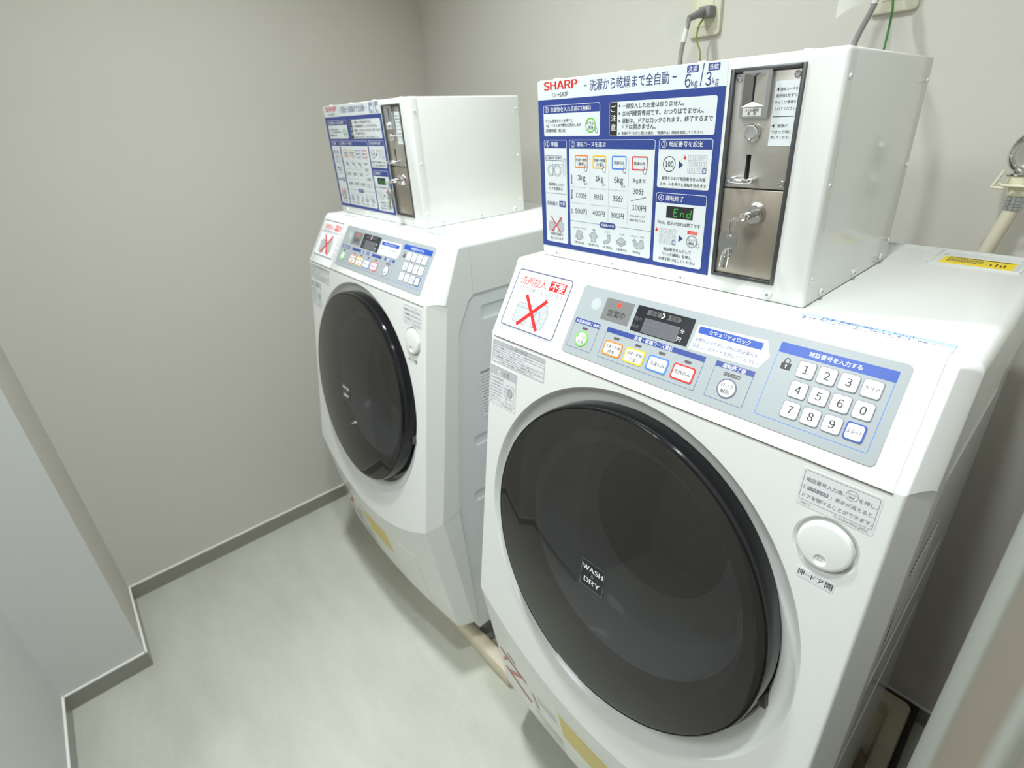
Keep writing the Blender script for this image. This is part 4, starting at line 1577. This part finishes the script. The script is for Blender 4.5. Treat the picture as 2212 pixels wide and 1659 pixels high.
# ------------------------------------------------------------------ drain pans
def make_pan(x0, w_, y0, label, edging):
    P = thing('drain_pan', label, 'drain pan', (x0, 0, 0), group='drain pans')
    y1, h = 0.642, 0.058
    mb = MB()
    loops = []
    for ins, z in ((0.006, 0.0), (0.0, 0.05), (0.003, 0.056), (0.008, h), (0.028, h), (0.034, 0.054), (0.040, 0.026), (0.048, 0.0205)):
        loops.append([(x, y, z) for x, y in rr(ins, w_ - ins, y0 + ins, y1 - ins, 0.012 + 0.012 * (ins > 0.02), 4)])
    vs = [p for l in loops for p in l]
    k = len(loops[0])
    fs = []
    for i in range(len(loops) - 1):
        for j in range(k):
            jj = (j + 1) % k
            fs.append([i * k + j, i * k + jj, (i + 1) * k + jj, (i + 1) * k + j])
    fs.append([(len(loops) - 1) * k + j for j in range(k)])
    fs.append(list(range(k))[::-1])
    mb.add(vs, fs, 'pan_cream', True)
    mb.build('tray', P, fix=True)
    mb = MB()
    for sx, sy in ((1, 1), (-1, 1), (1, -1), (-1, -1)):
        cx, cy = (w_ - 0.052 if sx > 0 else 0.052), (y1 - 0.052 if sy > 0 else y0 + 0.052)
        pts = []
        for i in range(9):
            a = math.pi / 2 * i / 8
            pts.append((cx - sx * 0.045 * math.cos(a) + 0, cy - sy * 0.045 * math.sin(a), 0.0215))
        pts = [(cx - sx * 0.045, cy, 0.0215)] + pts[1:-1] + [(cx, cy - sy * 0.045, 0.0215)]
        mb.tube(pts, 0.0022, 'pan_cream', 12)
    mb.build('corner_rib', P)
    if edging:
        mb = MB()  # dark strip along the right and back of the tray
        mb.box(w_ + 0.001, w_ + 0.013, y0, 0.6525, 0.0, 0.050, 'strip_dark', 0.002)
        mb.box(0.0, w_ + 0.001, y1 + 0.0005, 0.6525, 0.0, 0.050, 'strip_dark', 0.002)
        mb.build('edge_strip', P, 'dark strip round the tray')
    return P


# ------------------------------------------------------------------ build all
washer = make_washer()
coin = make_coin_box()
keys = make_keys()

LZ = -0.009986
ca, sa = math.cos(LZ), math.sin(LZ)
TL = Matrix.Translation((0.2015 - 0.2015 * ca - 0.80, -0.2015 * sa - 0.0001, 0)) @ Matrix.Rotation(LZ, 4, 'Z')


def copy_tree(o, parent=None):
    c = o.copy()
    COL.objects.link(c)
    if parent is not None:
        c.parent = parent
    for ch in [q for q in o.children]:
        copy_tree(ch, c)
    return c


for src, lb, grp in ((washer, 'white front-loading washer-dryer with smoked round door, farther one by the left wall', 'coin-operated washer-dryers'),
                     (coin, 'white coin-operated control box with blue instruction sheet, on top of the left washer', 'coin boxes on the washers'),
                     (keys, 'two chrome keys on a ring hanging from the lock of the left coin box', 'keys in the coin box locks')):
    c = copy_tree(src)
    c.location = TL @ src.location
    c.rotation_euler = (0, 0, LZ)
    c['label'] = lb
    src['group'] = grp
    c['group'] = grp

make_pan(-0.355, 0.717, 0.05, 'cream drain pan with dark edging under the right washer', True)
make_pan(-0.37 - 0.80, 0.805, 0.004, 'cream drain pan under the left washer', False)

# drain hose lying in the right pan
mb = MB()
pts = []
for i in range(15):
    a = math.radians(100 - 115 * i / 14)
    pts.append((0.262 + 0.062 * math.cos(a), 0.415 + 0.058 * math.sin(a), 0.0365))
pts = [(0.19, 0.475, 0.0365), (0.225, 0.474, 0.0365)] + pts + [(0.322, 0.37, 0.0365), (0.318, 0.34, 0.0365)]
mb.tube(pts, 0.0145, 'hose_brown', 14)
tag(mb.build('drain_hose'), 'brownish drain hose curving in the pan beside the right washer', 'hose')

# ------------------------------------------------------------------ outlets, plugs, cords
def smooth(P, n=6):
    P = [Vector(p) for p in P]
    Q = []
    for i in range(len(P) - 1):
        a, b, c_, d = P[max(i - 1, 0)], P[i], P[i + 1], P[min(i + 2, len(P) - 1)]
        for k in range(n):
            t = k / n
            Q.append(0.5 * ((2 * b) + (c_ - a) * t + (2 * a - 5 * b + 4 * c_ - d) * t * t + (3 * b - a - 3 * c_ + d) * t ** 3))
    Q.append(P[-1])
    return Q


def outlet(cx, zb, label):
    t = thing('wall_outlet', label, 'outlet', (cx, YW, zb), group='wall outlets behind the washers')
    mb = MB()
    mb.prism(rr(-0.036, 0.036, 0, 0.12, 0.008), (0, 0, 0), (1, 0, 0), (0, 0, 1), (0, -1, 0), 0.009, 'outlet_cream', 0.003)
    mb.build('cover_plate', t)
    mb = MB()
    mb.prism(rr(-0.019, 0.019, 0.018, 0.102, 0.002), (0, -0.009, 0), (1, 0, 0), (0, 0, 1), (0, -1, 0), 0.0015, 'fitting_cream', 0.0005)
    sk = mb.build('socket', t)
    mb = MB()
    for x in (-0.0064, 0.0064):
        mb.box(x - 0.0008, x + 0.0008, -0.0112, -0.0106, 0.076, 0.084, 'slot_black')
    mb.build('socket_slots', sk)
    return t


outlet(-0.3455, 1.486, 'cream wall outlet above the left part of the right coin box')
outlet(0.0045, 1.479, 'cream wall outlet above the right end of the right coin box')


def plug_cord(px, pz, label, path, sleeve, flag, earth, gm):
    t = thing('power_cord', label, 'power cord', (px, YW - 0.0105, pz), group='power cords on the wall outlets')
    B = Vector((px, YW - 0.0105, pz))
    L = lambda p: Vector(p) - B
    mb = MB()
    mb.prism(rr(-0.0135, 0.0135, -0.010, 0.010, 0.003), (0, 0, 0), (1, 0, 0), (0, 0, 1), (0, -1, 0), 0.022, 'cord_gray', 0.003)
    nk = L(path[0])
    for i, (r0, r1) in enumerate(((0.0085, 0.0072), (0.0075, 0.0062), (0.0066, 0.0056))):
        a = Vector((-0.004, -0.02, 0)).lerp(nk, i / 3)
        b = Vector((-0.004, -0.02, 0)).lerp(nk, (i + 0.93) / 3)
        mb.tube([a, b], [r0, r1], 'cord_gray', 14)
    mb.build('plug', t, 'grey angled plug')
    mb = MB()
    mb.tube([L(p) for p in smooth(path)], 0.0042, 'cord_gray', 12)
    mb.build('cord', t)
    mb = MB()
    mb.tube([L(p) for p in smooth(sleeve)], 0.0047, 'paper_white', 12)
    n = 8
    vs, fs = [], []
    for i in range(n + 1):          # slightly curled flag: (a,b) inner edge, (c,d) outer edge
        f = i / n
        for q0, q1 in ((flag[0], flag[3]), (flag[1], flag[2])):
            p = L(q0).lerp(L(q1), f)
            p.y += -flag[4] * math.sin(math.pi * f * 0.5)
            p.z += 0.9 * flag[4] * math.sin(math.pi * f) * (flag[4] > 0.005)
            vs.append(p)
    for i in range(n):
        fs.append([2 * i, 2 * i + 2, 2 * i + 3, 2 * i + 1])
    N = len(vs)
    vs += [v + Vector((0, 0.0004, 0)) for v in vs]
    fs += [[q + N for q in f][::-1] for f in fs]
    fs += [[0, 1, N + 1, N], [2 * n, N + 2 * n, N + 2 * n + 1, 2 * n + 1]]
    mb.add(vs, fs, 'paper_white', True)
    mb.build('paper_tag', t, 'white paper tag wrapped round the cord')
    mb = MB()
    mb.tube([L(p) for p in smooth(earth)], 0.0017, gm, 10)
    mb.build('earth_wire', t, 'thin green earth wire')
    return t


plug_cord(-0.333, 1.527, 'grey power cord with flat white tag above the left part of the right coin box',
          [(-0.3365, 0.577, 1.512), (-0.331, 0.566, 1.500), (-0.3275, 0.548, 1.467), (-0.3173, 0.527, 1.439), (-0.31, 0.52, 1.38), (-0.305, 0.525, 1.25), (-0.305, 0.54, 1.15), (-0.305, 0.545, 0.98)],
          [(-0.3328, 0.570, 1.504), (-0.3295, 0.557, 1.484), (-0.3277, 0.5485, 1.4675)],
          [(-0.3335, 0.565, 1.510), (-0.3295, 0.551, 1.470), (-0.3694, 0.527, 1.4958), (-0.3597, 0.537, 1.5354), 0.004],
          [(-0.3345, 0.630, 1.518), (-0.3375, 0.627, 1.512), (-0.3436, 0.625, 1.5014), (-0.3438, 0.622, 1.4793), (-0.329, 0.617, 1.4473), (-0.325, 0.60, 1.38), (-0.33, 0.58, 1.25), (-0.33, 0.57, 1.05)], 'earth_green')
plug_cord(0.0110, 1.533, 'grey power cord with curled white tag above the right end of the right coin box',
          [(0.000, 0.585, 1.522), (0.001, 0.575, 1.505), (0.0026, 0.567, 1.4834), (0.0017, 0.517, 1.4302), (0.000, 0.505, 1.38), (0.0, 0.515, 1.25), (0.0, 0.54, 1.15), (0.0, 0.545, 0.98)],
          [(0.001, 0.577, 1.512), (0.0018, 0.572, 1.498), (0.0026, 0.5665, 1.4834)],
          [(0.0000, 0.575, 1.513), (0.0022, 0.5655, 1.4855), (-0.0384, 0.537, 1.4683), (-0.0440, 0.553, 1.510), 0.006],
          [(0.012, 0.627, 1.524), (0.0112, 0.622, 1.508), (0.0124, 0.617, 1.4926), (0.0178, 0.607, 1.4764), (0.024, 0.587, 1.4509), (0.0325, 0.557, 1.4221), (0.034, 0.545, 1.36), (0.03, 0.54, 1.2), (0.03, 0.56, 1.05)], 'earth_darkgreen')

# ------------------------------------------------------------------ water tap and inlet hose
t = thing('water_tap', 'chrome wall tap above the back corner of the right washer', 'tap', (0.252, YW, 1.2693))
mb = MB()
mb.lathe([(0, 0), (0.028, 0), (0.028, 0.004), (0.016, 0.010), (0.016, 0.040), (0, 0.040)], 'chrome', (0, 0, 0), (0, -1, 0), 40)
mb.lathe([(0.022, -0.016), (0.029, -0.015), (0.034, -0.008), (0.0345, 0.0), (0.034, 0.008), (0.029, 0.014), (0.025, 0.0155), (0.0235, 0.0135), (0.022, 0.0125), (0, 0.0145)], 'chrome', (0, -0.055, 0), (0, -1, 0), 56)
mb.build('valve_body', t)
mb = MB()
mb.lathe([(0, 0.0), (0.011, 0.0), (0.0105, 0.012), (0.0125, 0.020), (0.0135, 0.024), (0, 0.024)], 'chrome', (-0.010, -0.055, -0.0145), (0.05, 0, -1), 32)
mb.lathe([(0, 0), (0.0205, 0), (0.0215, 0.0015), (0.0205, 0.003), (0, 0.003)], 'chrome', (-0.010, -0.055, -0.0275), (0, 0, -1), 40)
mb.build('spout', t)

hb = Vector((0.242, YW - 0.055, 1.238))
t = thing('inlet_hose', 'cream water supply hose running down from the chrome tap', 'hose', hb)
mb = MB()
mb.lathe([(0.0, 0), (0.0185, 0), (0.0185, 0.013), (0.016, 0.016), (0.0125, 0.0165), (0.0125, 0.029), (0, 0.029)], 'fitting_cream', (0, 0, 0), (0.03, 0, -1), 36)
cn = mb.build('connector', t)
mb = MB()
wing = lambda a, b, r: mb.tube(smooth([a, ((a[0] + b[0]) / 2, (a[1] + b[1]) / 2, (a[2] + b[2]) / 2), b], 3), r, 'fitting_cream', 14)
wing((-0.0195, -0.022, 0.0085), (-0.0290, -0.022, -0.0165), 0.0021)
wing((-0.0290, -0.022, -0.0165), (-0.0150, -0.022, -0.0168), 0.0022)
wing((-0.0215, -0.022, -0.0095), (-0.0170, -0.022, -0.0135), 0.0018)
wing((-0.0170, -0.022, -0.0130), (0.0230, -0.022, -0.0135), 0.0020)
wing((0.0230, -0.022, -0.0135), (0.0200, -0.022, 0.0060), 0.0020)
mb.box(-0.006, 0.006, -0.022, -0.010, -0.0160, -0.0110, 'fitting_cream', 0.001)
mb.build('release_lever', t, 'cream clip lever of the hose connector')
hpts = smooth([(0.0008, 0, -0.029), (0.0010, -0.001, -0.045), (-0.001, -0.004, -0.060), (-0.006, -0.010, -0.085), (-0.012, -0.016, -0.118), (-0.018, -0.018, -0.16), (-0.02, -0.016, -0.25), (-0.02, -0.014, -0.5), (-0.02, -0.02, -0.75)], 6)
mb = MB()
mb.tube(hpts, 0.0098, 'hose_cream', 18)
mb.build('hose_tube', t)
mb = MB()
d = (-0.02, -0.05, -1)
mb.lathe([(0.0, 0), (0.0108, 0), (0.0108, 0.020), (0.0, 0.020)], 'satin_chrome', (0.0009, 0, -0.031), d, 32)
for h in (0.008, 0.0165):
    mb.lathe([(0.0105, h - 0.003), (0.0122, h - 0.002), (0.0122, h + 0.002), (0.0105, h + 0.003)], 'satin_chrome', (0.0009, 0, -0.031), d, 32)
mb.build('hose_clamp', t, 'silver crimp sleeve on the hose')

bpy.data.objects.remove(_to)
for o in list(bpy.data.objects):
    if o.type == 'EMPTY' and not o.users_collection:
        bpy.data.objects.remove(o)
